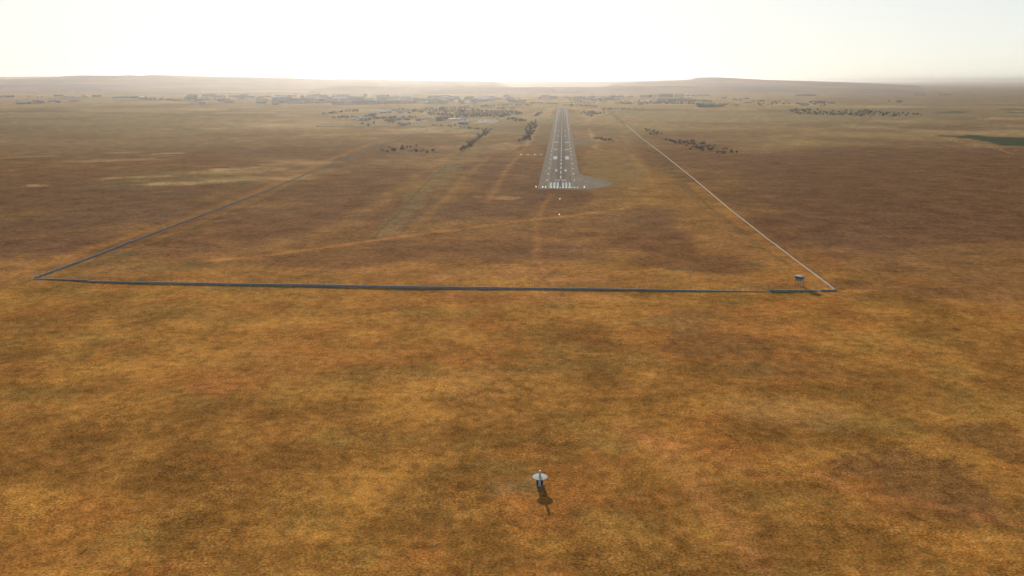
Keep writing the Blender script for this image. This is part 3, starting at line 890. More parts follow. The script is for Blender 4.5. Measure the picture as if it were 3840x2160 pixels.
def wall(name, pts, thick, m, label, step=1e9, cope=True, group=None, posts=None, h_fixed=None, panel=3.0):
    """pts: photo x, photo row of the foot, photo row of the top. One wall thing, its coping and its fence posts as parts."""
    P = []
    for x, yb, yt in pts:
        p = at(x, yb)
        P.append((p, h_fixed if h_fixed else zof(p, yt)))
    # regular wall panels, each set a few millimetres in or out, with a thin joint between
    dense = []
    for (a, ha), (b, hb) in zip(P[:-1], P[1:]):
        L_ = (b - a).length
        n_ = max(1, int(L_ / panel))
        for k in range(n_):
            t0, t1 = k / n_, (k + 1) / n_
            dense.append((a.lerp(b, t0), a.lerp(b, t1), ha + (hb-ha)*t0, ha + (hb-ha)*t1))
    org = P[0][0].copy()
    root = empty(name, org, 0, label, "wall", group)
    body, cop = MB(), MB()
    rnd = random.Random(len(pts) * 31 + int(pts[0][0]))
    for a, b, ha, hb in dense:
        d = (b - a).normalized(); nrm = Vector((-d.y, d.x, 0))
        j = rnd.uniform(-.03, .03)
        g = d * .02
        q = [a + g + nrm*(thick/2+j), a + g - nrm*(thick/2-j), b - g - nrm*(thick/2-j), b - g + nrm*(thick/2+j)]
        hs = [ha, ha, hb, hb]
        vs = [(p - org) + Vector((0,0,-.25)) for p in q] + [(p - org) + Vector((0,0,h)) for p, h in zip(q, hs)]
        body.add(vs, [(0,1,2,3),(7,6,5,4),(0,4,5,1),(1,5,6,2),(2,6,7,3),(3,7,4,0)])
        if cope:
            q = [a + nrm*(thick/2+.03), a - nrm*(thick/2+.03), b - nrm*(thick/2+.03), b + nrm*(thick/2+.03)]
            vs = [(p - org) + Vector((0,0,h-.002)) for p, h in zip(q, hs)] + [(p - org) + Vector((0,0,h+.04)) for p, h in zip(q, hs)]
            cop.add(vs, [(0,1,2,3),(7,6,5,4),(0,4,5,1),(1,5,6,2),(2,6,7,3),(3,7,4,0)])
    body.build("wall_panels", m, root)
    if cope: cop.build("coping", M_COPE, root)
    if posts:
        every, hp, cap, lean = posts
        cum, made = 0.0, 0
        pm = MB().tube([(0,0,-.1), (0,0,hp*.8), (lean*.5,lean*.2,hp)], .06, 6).build("fence_post", M_POST, root)
        total = sum((b[0]-a[0]).length for a, b in zip(P[:-1], P[1:]))
        s_ = every * .5
        while s_ < total and made < cap:
            c = 0.0
            for (a, ha), (b, hb) in zip(P[:-1], P[1:]):
                L_ = (b - a).length
                if c + L_ >= s_:
                    t_ = (s_ - c) / L_
                    q = a.lerp(b, t_) - org
                    o = pm if made == 0 else pm.copy()
                    if made: COL.objects.link(o); o.parent = root
                    o.location = (q.x, q.y, (ha + (hb-ha)*t_) + .05)
                    made += 1
                    break
                c += L_
            s_ += every
    return root
FG = "front wall of the airfield"
wall("perimeter_wall", [(129,1045.5,1043.2),(215,1049,1045.6),(330,1054.2,1048.8)], .35, M_WALL, "short left piece of grey front wall, thicker towards its right end", group=FG, posts=(2.7, 2.0, 100, 0))
wall("perimeter_wall", [(330.5,1057,1052.2),(534,1062.5,1056.5),(700,1065.5,1059.3),(900,1069,1062.6),(1150,1073,1065.4),(1330,1076.8,1069)], .35, M_WALL, "long grey front wall left of centre, from the short left piece to mid picture", group=FG, posts=(2.7, 2.0, 100, 0))
wall("perimeter_wall", [(1330.5,1076.8,1069),(1500,1080.8,1071.8),(1700,1082,1075),(1788,1082.6,1076.4)], .35, M_WALL, "tallest looking stretch of grey front wall just left of the picture centre", group=FG, posts=(2.7, 2.0, 100, 0))
wall("perimeter_wall", [(1789,1083,1075),(1900,1083.4,1077),(2120,1085.2,1079),(2400,1089,1083.2),(2600,1092,1087.6),(2790,1093.6,1091),(2884,1094.2,1092.4)], .35, M_WALL, "long grey front wall right of centre, sinking into the ground towards the right", group=FG, posts=(2.7, 2.0, 100, 0))
wall("perimeter_wall", [(2885.5,1092.6,1086),(2960,1093.6,1087),(3000,1092.6,1087.4),(3040,1091.4,1087.8),(3072,1090.6,1089.2)], .35, M_WALL, "grey wall piece in front of the watchtower, tapering to the right", group=FG, posts=(2.7, 2.0, 100, 0))
wall("perimeter_wall", [(3075.5,1090.8,1086.2),(3134,1091,1086)], .35, M_WALL, "short grey wall block at the right front corner", group=FG, posts=(2.7, 2.0, 100, 0))
LW = [(130,1044,1039.5),(200,1019,1013.4),(310,979,973.6),(420,937,931.5),(495,905.5,900.2)]
wall("perimeter_wall", LW, .38, M_WALL, "near stretch of dark grey left side wall, running back from the left corner", group="left side wall of the airfield", posts=(3.0, 2.0, 60, -1.2), panel=4)
LW2 = [(496,907.5,903),(577,877,872.5),(578,875.5,871.6),(700,829.5,825.8),(831,780.4,777),(1000,716,713.4)]
wall("perimeter_wall", LW2, .38, M_WALL, "middle stretch of dark grey left side wall with a small step in its top", group="left side wall of the airfield", posts=(3.0, 2.0, 100, -1.2), panel=5)
LW3 = [(1001,716,713.4),(1198,632.6,630.4),(1441,539.6,537.9),(1520,508,506.6),(1598,476.6,475.4)]
wall("perimeter_wall", LW3, .40, M_WALL, "far stretch of dark grey left side wall, ending at the far grey wall", group="left side wall of the airfield", panel=10, posts=(6.0, 2.0, 100, -1.2))
RW1 = [(3130,1087.6,1083.6),(3082,1050.4,1046.0),(3027,1009,1005),(2960,959.6,955.6)]
wall("perimeter_wall", RW1, .5, M_WALL_SUN, "near piece of sunlit cream right side wall behind the watchtower", group="right side wall of the airfield", cope=False, posts=(3.0, 2.0, 60, 1.2), panel=4)
RW2 = [(2959,957,953.6),(2914,924,920.4),(2913,921,918),(2872,893.4,890.2),(2871,891,887.6),(2732.5,782,779.4)]
wall("perimeter_wall", RW2, .5, M_WALL_SUN, "middle piece of sunlit cream right side wall with small steps in its top", group="right side wall of the airfield", cope=False, posts=(3.0, 2.0, 60, 1.2), panel=5)
RW3 = [(2732,781.8,779.2),(2606,675,672.8),(2479,573,571.2),(2401,514.8,513.4),(2372,489,487.8),(2344,465.4,464.4)]
wall("perimeter_wall", RW3, .55, M_WALL_SUN, "far piece of sunlit cream right side wall, thinning towards the town", group="right side wall of the airfield", cope=False, panel=10)
wall("perimeter_wall", [(1184,474.6,473.2),(1300,474.9,473.6),(1450,475.3,474),(1598,476.2,474.9)], .4, M_WALL, "thin grey far wall below the airport sheds, running left to right", group="far walls of the airfield", panel=20)
wall("perimeter_wall", [(1184,474.4,473),(1240,462.6,461.4),(1314,446.4,445.2),(1378,433,432)], .4, M_WALL, "thin grey far wall slanting up behind the round terminal", group="far walls of the airfield", panel=20)
wall("perimeter_wall", [(1331,442,439.2),(1454,442.8,440)], .6, M_WALL, "straight grey wall behind the white hangar", group="far walls of the airfield", panel=20)
wall("perimeter_wall", [(1560,445.6,443.2),(1622,446.4,444)], .6, M_WALL, "short grey wall left of the arched blue hangar", group="far walls of the airfield", panel=20)

# tall thin poles behind the walls
def make_pole(h):
    r = empty("tall_pole", (0,0,0), 0, "", "pole", "")
    MB().tube([(0,0,-.1),(0,0,h*.5),(0,0,h)], [.10,.085,.06], 8).build("shaft", M_POLE, r)
    MB().tube([(0,0,h-.02),(-.35,.0,h+.22),(-.85,.0,h+.25)], .045, 6).build("arm", M_POLE, r)
    MB().box(-1.25,-.12,h+.19,-.8,.12,h+.30).build("lamp_head", M_POLE, r)
    return r
pole0 = make_pole(3.3)
fp = [(129,1044),(331,1053),(533,1061),(740,1066),(946,1069.6),(1153,1073),(1367,1077),(1575,1081),(1789,1082.6),(2004.5,1084.4),(2221,1086.6),(2441,1089.6),(2660,1092.6),(2885,1093)]
names_ = ["at the left corner of the walls", "by the short left wall piece", "second beyond the short left piece", "fourth from the left corner",
          "fifth from the left corner", "sixth from the left corner", "seventh from the left corner", "eighth from the left corner", "at the small step near the picture centre", "below the runway, just right of centre",
          "right of the vertical dirt track", "third to the left of the watchtower", "second to the left of the watchtower", "left of the watchtower wall piece"]
for k, (x, y) in enumerate(fp):
    o = pole0 if k == 0 else copy_tree(pole0)
    p = at(x, y); o.location = (p.x, p.y + .6, 0); o.rotation_euler = (0, 0, R(70))
    o["label"] = "thin blue grey pole behind front wall, " + names_[k]; o["group"] = "tall poles behind the front wall"
lp = [(195,1019),(309,978),(408,940),(600,866),(760,806)]
ln_ = ["bent one nearest the left corner", "second from the left corner", "third from the left corner", "fourth from the left corner", "farthest that still shows"]
for k, (x, y) in enumerate(lp):
    o = copy_tree(pole0)
    p = at(x, y); o.location = (p.x - .5, p.y + .5, 0); o.rotation_euler = (0, 0, R(10))
    o["label"] = "thin pole beside the left side wall, " + ln_[k]; o["group"] = "tall poles beside the left wall"
for k, (x, y, lab) in enumerate([(3069, 1040, "thin pole beside the cream wall, right of the watchtower roof"), (3113, 1078, "thin pole beside the cream wall, close to the right corner")]):
    o = copy_tree(pole0)
    p = at(x, y); o.location = (p.x + .7, p.y + .2, 0); o.rotation_euler = (0, 0, R(170))
    o["label"] = lab; o["group"] = "tall poles beside the cream wall"
# ------------------------------------------------------------------ watchtower
wb = at(2996.5, 1070.5)
m1 = mpp(wb)
def zw_(py): return zof(wb, py)
tower = empty("watchtower", (wb.x, wb.y, 0), R(43), "grey watchtower cabin on thin legs with a pale hipped roof, inside the right corner", "watchtower")
M_CAB = mat("blue_grey_cabin_sheet", (.21,.235,.26), rough=.6, var=.10, scale=1.2)
M_GLS = mat("dark_window_band", (.035,.030,.026), rough=.35, var=.2, scale=2, spec=.2)
M_ROOF = mat("pale_roof_sheet", (.25,.23,.215), rough=.36, var=.08, scale=1.5, spec=.5)
M_LEG = mat("leg_steel", (.24,.24,.24), rough=.5, var=.15, scale=3, metal=.3)
hs = 11.2 * m1                                    # half side of the square cabin
z_c0, z_c1, z_b1, z_r0, z_r1 = zw_(1051.2), zw_(1041.6), zw_(1036.2), zw_(1034.9), zw_(1034.9) + .12
for sx in (-1, 1):
    for sy in (-1, 1):
        MB().tube([(sx*hs*.95, sy*hs*.95, -.2), (sx*hs*.9, sy*hs*.9, z_c0+.02)], .13, 8).build("leg", M_LEG, tower)
br = MB()
for a in range(4):
    c = [(-1,-1),(1,-1),(1,1),(-1,1)]
    p, q = c[a], c[(a+1) % 4]
    br.tube([(p[0]*hs*.93, p[1]*hs*.93, z_c0*.15), (q[0]*hs*.91, q[1]*hs*.91, z_c0*.9)], .035, 6)
br.build("brace", M_LEG, tower)
cabm = MB()
cabm.box(-hs, -hs, z_c0, hs, hs, z_c1)
for k in range(7):
    x = -hs + 2*hs*(k+.5)/7
    cabm.box(x-.04, -hs-.03, z_c0+.02, x+.04, -hs-.002, z_c1-.02); cabm.box(x-.04, hs+.002, z_c0+.02, x+.04, hs+.03, z_c1-.02)
    cabm.box(-hs-.03, x-.04, z_c0+.02, -hs-.002, x+.04, z_c1-.02); cabm.box(hs+.002, x-.04, z_c0+.02, hs+.03, x+.04, z_c1-.02)
cabm.build("cabin", M_CAB, tower)
h2 = hs * 1.20
bd = MB()
vs = [(-hs,-hs,z_c1+.003),(hs,-hs,z_c1+.003),(hs,hs,z_c1+.003),(-hs,hs,z_c1+.003),(-h2,-h2,z_b1),(h2,-h2,z_b1),(h2,h2,z_b1),(-h2,h2,z_b1)]
bd.add(vs, [(0,3,2,1),(4,5,6,7),(0,1,5,4),(1,2,6,5),(2,3,7,6),(3,0,4,7)])
bd.build("window_band", M_GLS, tower)
mul_ = MB()
for e in range(4):
    for k in range(4):
        f = -1 + 2*k/3
        lo_, hi_ = Vector((f*hs, -hs-.01, z_c1+.01)), Vector((f*h2, -h2-.01, z_b1-.01))
        rot = Matrix.Rotation(e*math.pi/2, 4, 'Z')
        mul_.tube([rot @ lo_, rot @ hi_], .05, 6)
mul_.build("mullion", M_LEG, tower)
rf = MB()
h3 = h2 * 1.06
vs = [(-h3,-h3,z_b1+.003),(h3,-h3,z_b1+.003),(h3,h3,z_b1+.003),(-h3,h3,z_b1+.003),(-h3,-h3,z_r0),(h3,-h3,z_r0),(h3,h3,z_r0),(-h3,h3,z_r0),(-h3*.18,-h3*.18,z_r1+.18),(h3*.18,-h3*.18,z_r1+.18),(h3*.18,h3*.18,z_r1+.18),(-h3*.18,h3*.18,z_r1+.18)]
rf.add(vs, [(0,3,2,1),(0,1,5,4),(1,2,6,5),(2,3,7,6),(3,0,4,7),(4,5,9,8),(5,6,10,9),(6,7,11,10),(7,4,8,11),(8,9,10,11)])
rf.build("roof", M_ROOF, tower)
ld = MB()
for sx in (-.22, .22):
    ld.tube([(sx+.3, -hs*.25-.9, 0), (sx+.3, -hs*.2, z_c0)], .045, 6)
for k in range(9):
    t_ = (k+.5)/9
    ld.tube([(.08, -hs*.25-.9 + .9*t_ + hs*.05*t_, z_c0*t_), (.52, -hs*.25-.9+.9*t_ + hs*.05*t_, z_c0*t_)], .03, 6)
ld.build("ladder", mat("cream_ladder_paint", (.62,.58,.50), rough=.5, var=.08), tower)

# ------------------------------------------------------------------ windsock
wsb = at(2350.5, 634.5)
sock = empty("windsock", wsb, 0, "red and white striped windsock in the grass right of the runway", "windsock")
m2 = mpp(wsb)
zt = zof(wsb, 614.6)
MB().tube([(0,0,-.1),(0,0,zt*.5),(0,0,zt+.5)], [.075,.06,.045], 8).build("pole", mat("pale_pole_paint", (.42,.38,.33), rough=.5), sock)
pts_ = [Vector((-1.3 + 3.9*t_, -.25*t_, zt + .25 - 2.1*t_*t_ - .2*t_)) for t_ in [k/10 for k in range(11)]]
M_SR, M_SW = mat("red_sock_cloth", (.50,.045,.04), rough=.8, var=.1), mat("white_sock_cloth", (.75,.70,.68), rough=.8, var=.08)
sk = MB()
for k in range(5):
    seg = pts_[2*k:2*k+3]
    rad_ = [.52 - .028*(2*k+i) for i in range(3)]
    nb = len(sk.f)
    sk.tube(seg, rad_, 14, mi=k % 2)
sk.build("sock", [M_SR, M_SW], sock, True)
MB().lathe([(.55, 0), (.58, .03), (.58, .06), (.55, .09)], 20).build("hoop", M_POST, sock).matrix_local = Matrix.Translation((-1.3, 0, zt+.25)) @ Matrix.Rotation(R(90), 4, 'Y')

# ------------------------------------------------------------------ trees
M_LEAF = []
def leaf_mat(name, c1, c2):
    m = bpy.data.materials.new(name)
    m.use_nodes = True
    t = m.node_tree; L = t.links.new
    b = t.nodes["Principled BSDF"]
    b.inputs["Roughness"].default_value = .8
    b.inputs["Specular IOR Level"].default_value = .0
    tc = t.nodes.new('ShaderNodeTexCoord'); oi = t.nodes.new('ShaderNodeObjectInfo')
    n = t.nodes.new('ShaderNodeTexNoise'); n.inputs['Scale'].default_value = 1.1; n.inputs['Detail'].default_value = 4
    L(tc.outputs['Object'], n.inputs[0])
    ad = t.nodes.new('ShaderNodeMath'); ad.operation = 'MULTIPLY_ADD'; ad.inputs[1].default_value = .5; 
    L(oi.outputs['Random'], ad.inputs[0]); L(n.outputs[0], ad.inputs[2])
    r = t.nodes.new('ShaderNodeMapRange'); r.inputs[1].default_value = .4; r.inputs[2].default_value = 1.1
    L(ad.outputs[0], r.inputs[0])
    x = t.nodes.new('ShaderNodeMix'); x.data_type = 'RGBA'
    x.inputs[6].default_value = (*c1, 1); x.inputs[7].default_value = (*c2, 1)
    L(r.outputs[0], x.inputs[0]); L(x.outputs[2], b.inputs['Base Color'])
    return m
LF_A = leaf_mat("dark_scrub_leaf", (.020,.020,.013), (.036,.032,.019))
LF_B = leaf_mat("bluish_scrub_leaf", (.018,.023,.020), (.032,.034,.026))
LF_C = leaf_mat("straw_leaf", (.17,.13,.03), (.22,.17,.045))
M_BARK = mat("grey_brown_bark", (.075,.058,.042), rough=.95, var=.25, scale=4)

def crown_shape(rnd, wdt_, hgt, n_leaf, n_lump, leaf=.78):
    """many leaf-sized faces spread through several uneven lumps"""
    lumps = []
    for k in range(n_lump):
        a, r_ = rnd.uniform(0, 6.283), rnd.uniform(.1, 1) * wdt_ * .36
        lumps.append((Vector((math.cos(a)*r_, math.sin(a)*r_, hgt * rnd.uniform(.42, .82))), rnd.uniform(.20, .34) * wdt_))
    mb = MB()
    for i in range(n_leaf):
        c, r_ = rnd.choice(lumps)
        d = Vector((rnd.gauss(0,1), rnd.gauss(0,1), rnd.gauss(0,.75))).normalized()
        p = c + d * r_ * (rnd.random() ** .4)
        p.z = max(p.z, .25)
        s_ = leaf * rnd.uniform(.6, 1.35)
        nrm = Vector((rnd.gauss(0,1), rnd.gauss(0,1), rnd.gauss(.5,.8))).normalized()
        a_ = nrm.orthogonal().normalized(); b_ = nrm.cross(a_)
        t_ = rnd.uniform(0, 6.283)
        u_, v_ = a_*math.cos(t_) + b_*math.sin(t_), b_*math.cos(t_) - a_*math.sin(t_)
        mb.add([p - u_*s_*.5, p + v_*s_*.34 + nrm*s_*.1, p + u_*s_*.5, p - v_*s_*.34 + nrm*s_*.1], [(0,1,2,3)])
    return mb, lumps

def make_tree(kind, seed, wdt_, hgt, leafm, bare=False):
    rnd = random.Random(seed)
    root = empty(kind, (0,0,-500), 0, "", "tree")
    mb, lumps = crown_shape(rnd, wdt_, hgt, 40 if bare else 210, 4 if bare else rnd.choice((5, 6, 7)))
    mb.build("crown", leafm, root)
    tk = MB()
    lean = Vector((rnd.uniform(-.3,.3), rnd.uniform(-.3,.3), 0))
    tk.tube([(0,0,-.2), lean*.4 + Vector((0,0,hgt*.25)), lean + Vector((0,0,hgt*.55))], [.2,.16,.09], 7)
    for c, r_ in lumps[:4]:
        tk.tube([lean*.4 + Vector((0,0,hgt*.22)), (lean*.4 + c)*.5 + Vector((0,0,hgt*.08)), c + Vector((0,0,r_*.8 if bare else 0))], [.12,.08,.035], 5)
    tk.build("trunk", M_BARK, root)
    return root
PROTO = [make_tree("scrub_tree", 10+k, 4.6 + .5*(k % 3), 3.6 + .45*(k % 4), LF_A if k % 2 else LF_B) for k in range(7)]
STRAW = make_tree("scrub_tree", 40, 4.2, 3.4, LF_C)
BARE = make_tree("bare_tree", 50, 4.2, 5.4, LF_A, True)

TREES = 0
used = set()
def plant(proto, x, y, s, label, group, rnd):
    global TREES
    p = at(x, y)
    o = copy_tree(proto)
    o.location = (p.x, p.y, 0)
    o.rotation_euler = (0, 0, rnd.uniform(0, 6.283))
    o.scale = (s * rnd.uniform(.85, 1.15), s * rnd.uniform(.85, 1.15), s)
    o["label"] = label; o["group"] = group
    TREES += 1
    return o
def clump(spots, where, group, size=1.0, seed=0, uniq=()):
    """spots are photo points of trunks; the outermost trees carry labels of their own"""
    rnd = random.Random(900 + seed)
    idx = {}
    xs, ys = [p[0] for p in spots], [p[1] for p in spots]
    if len(spots) > 3:
        for lab, i in (("leftmost", xs.index(min(xs))), ("rightmost", xs.index(max(xs))), ("nearest", ys.index(max(ys))), ("farthest", ys.index(min(ys)))):
            idx.setdefault(i, lab)
    for i, (x, y) in enumerate(spots):
        lab = f"{idx[i]} dark tree of {where}" if i in idx else f"dark scrubby tree in {where}"
        plant(PROTO[rnd.randrange(7)], x, y, size * rnd.uniform(.75, 1.25), lab, group, rnd)

def along(pts, n, spread, seed):
    rnd = random.Random(seed)
    cum = [0]
    for a, b in zip(pts[:-1], pts[1:]): cum.append(cum[-1] + math.hypot(b[0]-a[0], (b[1]-a[1])*2))
    out = []
    for k in range(n):
        t_ = rnd.uniform(0, cum[-1])
        for i in range(len(cum)-1):
            if cum[i+1] >= t_: break
        f = (t_ - cum[i]) / (cum[i+1] - cum[i])
        a, b = pts[i], pts[i+1]
        out.append((a[0]+(b[0]-a[0])*f + rnd.gauss(0, spread), a[1]+(b[1]-a[1])*f + rnd.gauss(0, spread*.33)))
    return out
def scatter(boxpts, n, seed):
    """n points inside a photo polygon"""
    rnd = random.Random(seed)
    xs, ys = [p[0] for p in boxpts], [p[1] for p in boxpts]
    out = []
    while len(out) < n:
        x, y = rnd.uniform(min(xs), max(xs)), rnd.uniform(min(ys), max(ys))
        ins = False
        for (x1,y1),(x2,y2) in zip(boxpts, boxpts[1:]+boxpts[:1]):
            if (y1 > y) != (y2 > y) and x < (x2-x1)*(y-y1)/(y2-y1)+x1: ins = not ins
        if ins: out.append((x, y))
    return out
# open group right of the left wall: each tree where the photo has it
f_ = .1009
T1 = [(300,297),(370,300),(535,332),(590,188),(695,250),(750,300),(790,300),(1095,125),(1035,208),(1090,225),(1140,232),(1255,182),(1378,122),(1600,102),(1300,315),(1405,300),(1565,285),(1600,318),(1615,285),(1760,340),(1855,295),(2010,350),(2215,295),(1080,160)]
clump([(1400+x*f_, 540+y*f_) for x, y in T1], "the open group right of the left side wall", "open group of trees by the left wall", .95, 1)
r0 = random.Random(5)
plant(STRAW, 1400+750*f_, 540+262*f_, .8, "straw yellow bush behind the open group by the left wall", "open group of trees by the left wall", r0)
plant(STRAW, 1400+700*f_, 540+150*f_, .75, "olive yellow bush at the back of the open group by the left wall", "open group of trees by the left wall", r0)
plant(BARE, 1400+815*f_, 540+238*f_, .95, "nearly bare tree with upright limbs in the open group by the left wall", "open group of trees by the left wall", r0)
# hooked row
clump(along([(1728,567),(1745,558),(1762,547),(1785,528),(1800,515)], 34, 5, 2), "the slanting row above the sage strip", "slanting row of trees above the sage strip", 1.0, 2)
clump(along([(1795,517),(1812,506),(1826,497),(1832,491)], 22, 6, 3), "the bend above the slanting row", "bend of the slanting row", 1.0, 3)
clump(along([(1740,481),(1770,484),(1800,487),(1825,491)], 18, 4, 4), "the thin line left of the bend", "thin line of trees left of the bend", .9, 4)
clump([(1624,471),(1634,472),(1654,473.5),(1681,474),(1690,477.5),(1693,476.5),(1706,473.5),(1725,478)], "the loose bushes below the arched hangar", "loose bushes below the hangars", 1.0, 5)
# left of the runway
clump(along([(1955,528),(1970,522),(1985,510)], 26, 6, 6), "the near foot of the copse left of the runway", "copse left of the runway", 1.05, 6)
clump(along([(1982,508),(1992,488),(1998,466),(2000,458)], 58, 9, 7), "the upper part of the copse left of the runway", "copse left of the runway", 1.05, 7)
clump(scatter([(2002,438),(2015,425),(2030,419),(2034,422),(2028,432),(2012,437)], 24, 8), "the small oval copse by the far left runway edge", "oval copse near the runway", 1.1, 8)
# right of the runway
clump([(2227,523),(2232,521),(2236,524),(2240,522),(2247,520),(2252,521),(2256,520),(2255,526.5),(2266,528.5),(2270,529),(2273,524),(2288,525.5),(2285,529.5),(2298,532),(2290,526)], "the short row right of the runway", "short row right of the runway", .95, 9)
clump(scatter([(2172,427),(2190,416),(2200,418),(2240,422),(2270,423),(2271,427),(2235,432),(2213,441),(2192,437)], 52, 10), "the dark clump right of the runway's far part", "clump right of the runway's far part", 1.1, 10)
# outside the cream wall
g_ = .3727
T5 = [(1343,668),(1358,675),(1384,672),(1386,700),(1395,715),(1413,695),(1422,690),(1430,685),(1436,705),(1425,710),(1415,708),(1452,717),(1468,703),(1503,715)]
clump([(1920+x*g_, 240+y*g_) for x, y in T5], "the small group just outside the cream wall", "small group outside the cream wall", 1.0, 11)
T6 = [(1552,772),(1588,778),(1600,784),(1610,790),(1637,806),(1672,803),(1682,780),(1692,784),(1703,810),(1738,800),(1748,796),(1764,792),(1756,834),(1778,818),(1800,786),(1810,812),(1832,792),(1818,842),(1828,818),(1795,868),(1857,852),(1864,830),(1876,864),(1890,864),(1905,820),(1926,812),(1930,806),(1915,848),(1930,848),(1915,872),(1922,885),(1968,842),(1974,864),(1985,862),(1996,832),(1990,874),(2008,870),(2022,858),(2038,834),(2070,902),(2104,895),(2124,870),(2130,905),(2140,900),(2156,870),(2208,885),(2208,906),(2258,896),(1640,790),(1720,800),(1850,850)]
clump([(1920+x*g_, 240+y*g_) for x, y in T6], "the scattered belt right of the cream wall", "scattered belt right of the cream wall", 1.05, 12)

# ------------------------------------------------------------------ farther trees: past three hundred, one mass
M_MASS = leaf_mat("far_scrub_leaf", (.026,.023,.016), (.042,.036,.024))
def mass(name, spots, size, seed, label):
    rnd = random.Random(seed)
    mb = MB()
    for x, y in spots:
        p = at(x, y)
        s_ = size * rnd.uniform(.7, 1.25)
        m_, _l = crown_shape(rnd, 4.8 * s_, 4.2 * s_, 40, 3, 1.7 * s_)
        mb.add([Vector(v) + p for v in m_.v], m_.f)
        mb.tube([p, p + Vector((0,0,2.2*s_))], [.25*s_, .15*s_], 4)
    o = mb.build(name, M_MASS)
    return tag(o, label, "trees", None, "stuff")
sp = scatter([(1470,415),(1500,410),(1560,412),(1640,403),(1720,402),(1752,397),(1768,400),(1758,412),(1740,424),(1700,423),(1640,423),(1560,424),(1490,421)], 250, 20)
sp += scatter([(1600,425),(1650,425),(1700,426),(1745,416),(1790,412),(1815,412),(1830,418),(1880,417),(1915,418),(1945,421),(1958,430),(1925,433),(1890,441),(1850,442),(1800,440),(1740,444),(1690,442),(1640,435),(1605,432)], 420, 21)
sp += scatter([(1960,432),(1940,420),(1900,424),(1930,432)], 24, 22)
sp += along([(1204,429),(1240,426),(1290,421),(1345,416.5)], 60, 4, 23) + along([(1250,443),(1290,441),(1325,442)], 36, 4, 24) + along([(1390,447),(1440,446),(1500,444),(1560,442)], 60, 5, 25)
sp += along([(1800,401),(1840,398),(1900,395),(1990,396)], 60, 4, 26) + along([(1860,409),(1960,408)], 20, 3, 27) + along([(1450,455),(1480,458)], 20, 6, 28) + [(1359,467),(1404,466),(1496,467),(1530,467),(1538,466)]
sp += along([(1895,450),(1930,447),(1955,448)], 18, 3, 29) + along([(1920,457),(1975,457)], 9, 3, 30)
mass("distant_trees", sp, 1.25, 31, "dense dark scrub wood and tree lines behind the airport hangars")
sp = scatter([(2950,417),(2985,411),(3060,412),(3130,416),(3190,415),(3250,414),(3290,420),(3330,425),(3400,426),(3450,430),(3460,434),(3400,437),(3330,440),(3230,437),(3100,434),(3000,430)], 235, 40)
mass("distant_trees", sp, 1.25, 41, "wide belt of dark scrub trees on the steppe at far right")
sp = along([(2108,395),(2180,398),(2240,402)], 55, 4, 42) + along([(1925,387),(1990,387),(2060,390),(2100,391)], 45, 3, 43) + scatter([(2130,372),(2250,368),(2280,380),(2260,390),(2140,388)], 90, 44)
sp += scatter([(2300,385),(2420,376),(2560,384),(2640,388),(2640,396),(2520,392),(2400,392),(2310,392)], 130, 45) + along([(2330,410),(2420,415)], 12, 3, 46) + along([(2260,412),(2345,413)], 14, 2, 47)
sp += along([(2690,390),(2760,396),(2830,395),(2900,392)], 26, 6, 48) + along([(2830,392),(2960,390),(3000,394),(3100,396)], 36, 5, 49) + along([(2890,384),(2955,381)], 14, 3, 50)
sp += along([(3410,358),(3470,356)], 24, 3, 51) + along([(3520,357),(3570,355)], 22, 2.4, 52) + along([(3636,359),(3662,358)], 8, 2, 53)
mass("distant_trees", sp, 1.3, 54, "sparse dark trees scattered in front of and among the town")
for o in PROTO + [STRAW, BARE]:
    for ch in list(o.children): bpy.data.objects.remove(ch)
    bpy.data.objects.remove(o)
print("TREES", TREES)
# ------------------------------------------------------------------ buildings
def bmat(name, c, var=.10): return mat(name, c, rough=.85, var=var, scale=.12, stretch=(1,1,1.0))
WALLS = {"pale grey": bmat("pale_grey_render", (0.255,0.226,0.199)), "blue grey": bmat("blue_grey_render", (0.182,0.178,0.165)), "brown": bmat("brown_brick", (0.182,0.123,0.087)),
         "teal": bmat("teal_sheet", (0.146,0.173,0.148)), "cream": bmat("cream_render", (0.316,0.247,0.160)), "white": bmat("white_render", (0.377,0.320,0.252)), "mauve": bmat("mauve_render", (0.231,0.170,0.139))}
ROOFS = {"pale": bmat("pale_flat_roof", (.36,.32,.265)), "dark": bmat("dark_felt_roof", (.12,.105,.095)), "tin": bmat("tin_roof", (.25,.25,.25)), "white": bmat("white_sheet_roof", (.52,.50,.46)), "rust": bmat("rust_roof", (.24,.13,.085))}
M_WIN = mat("dark_window_glass", (.04,.045,.05), rough=.25, var=.2, spec=.5)
M_DOOR = mat("dark_door_paint", (.09,.085,.08), var=.2)

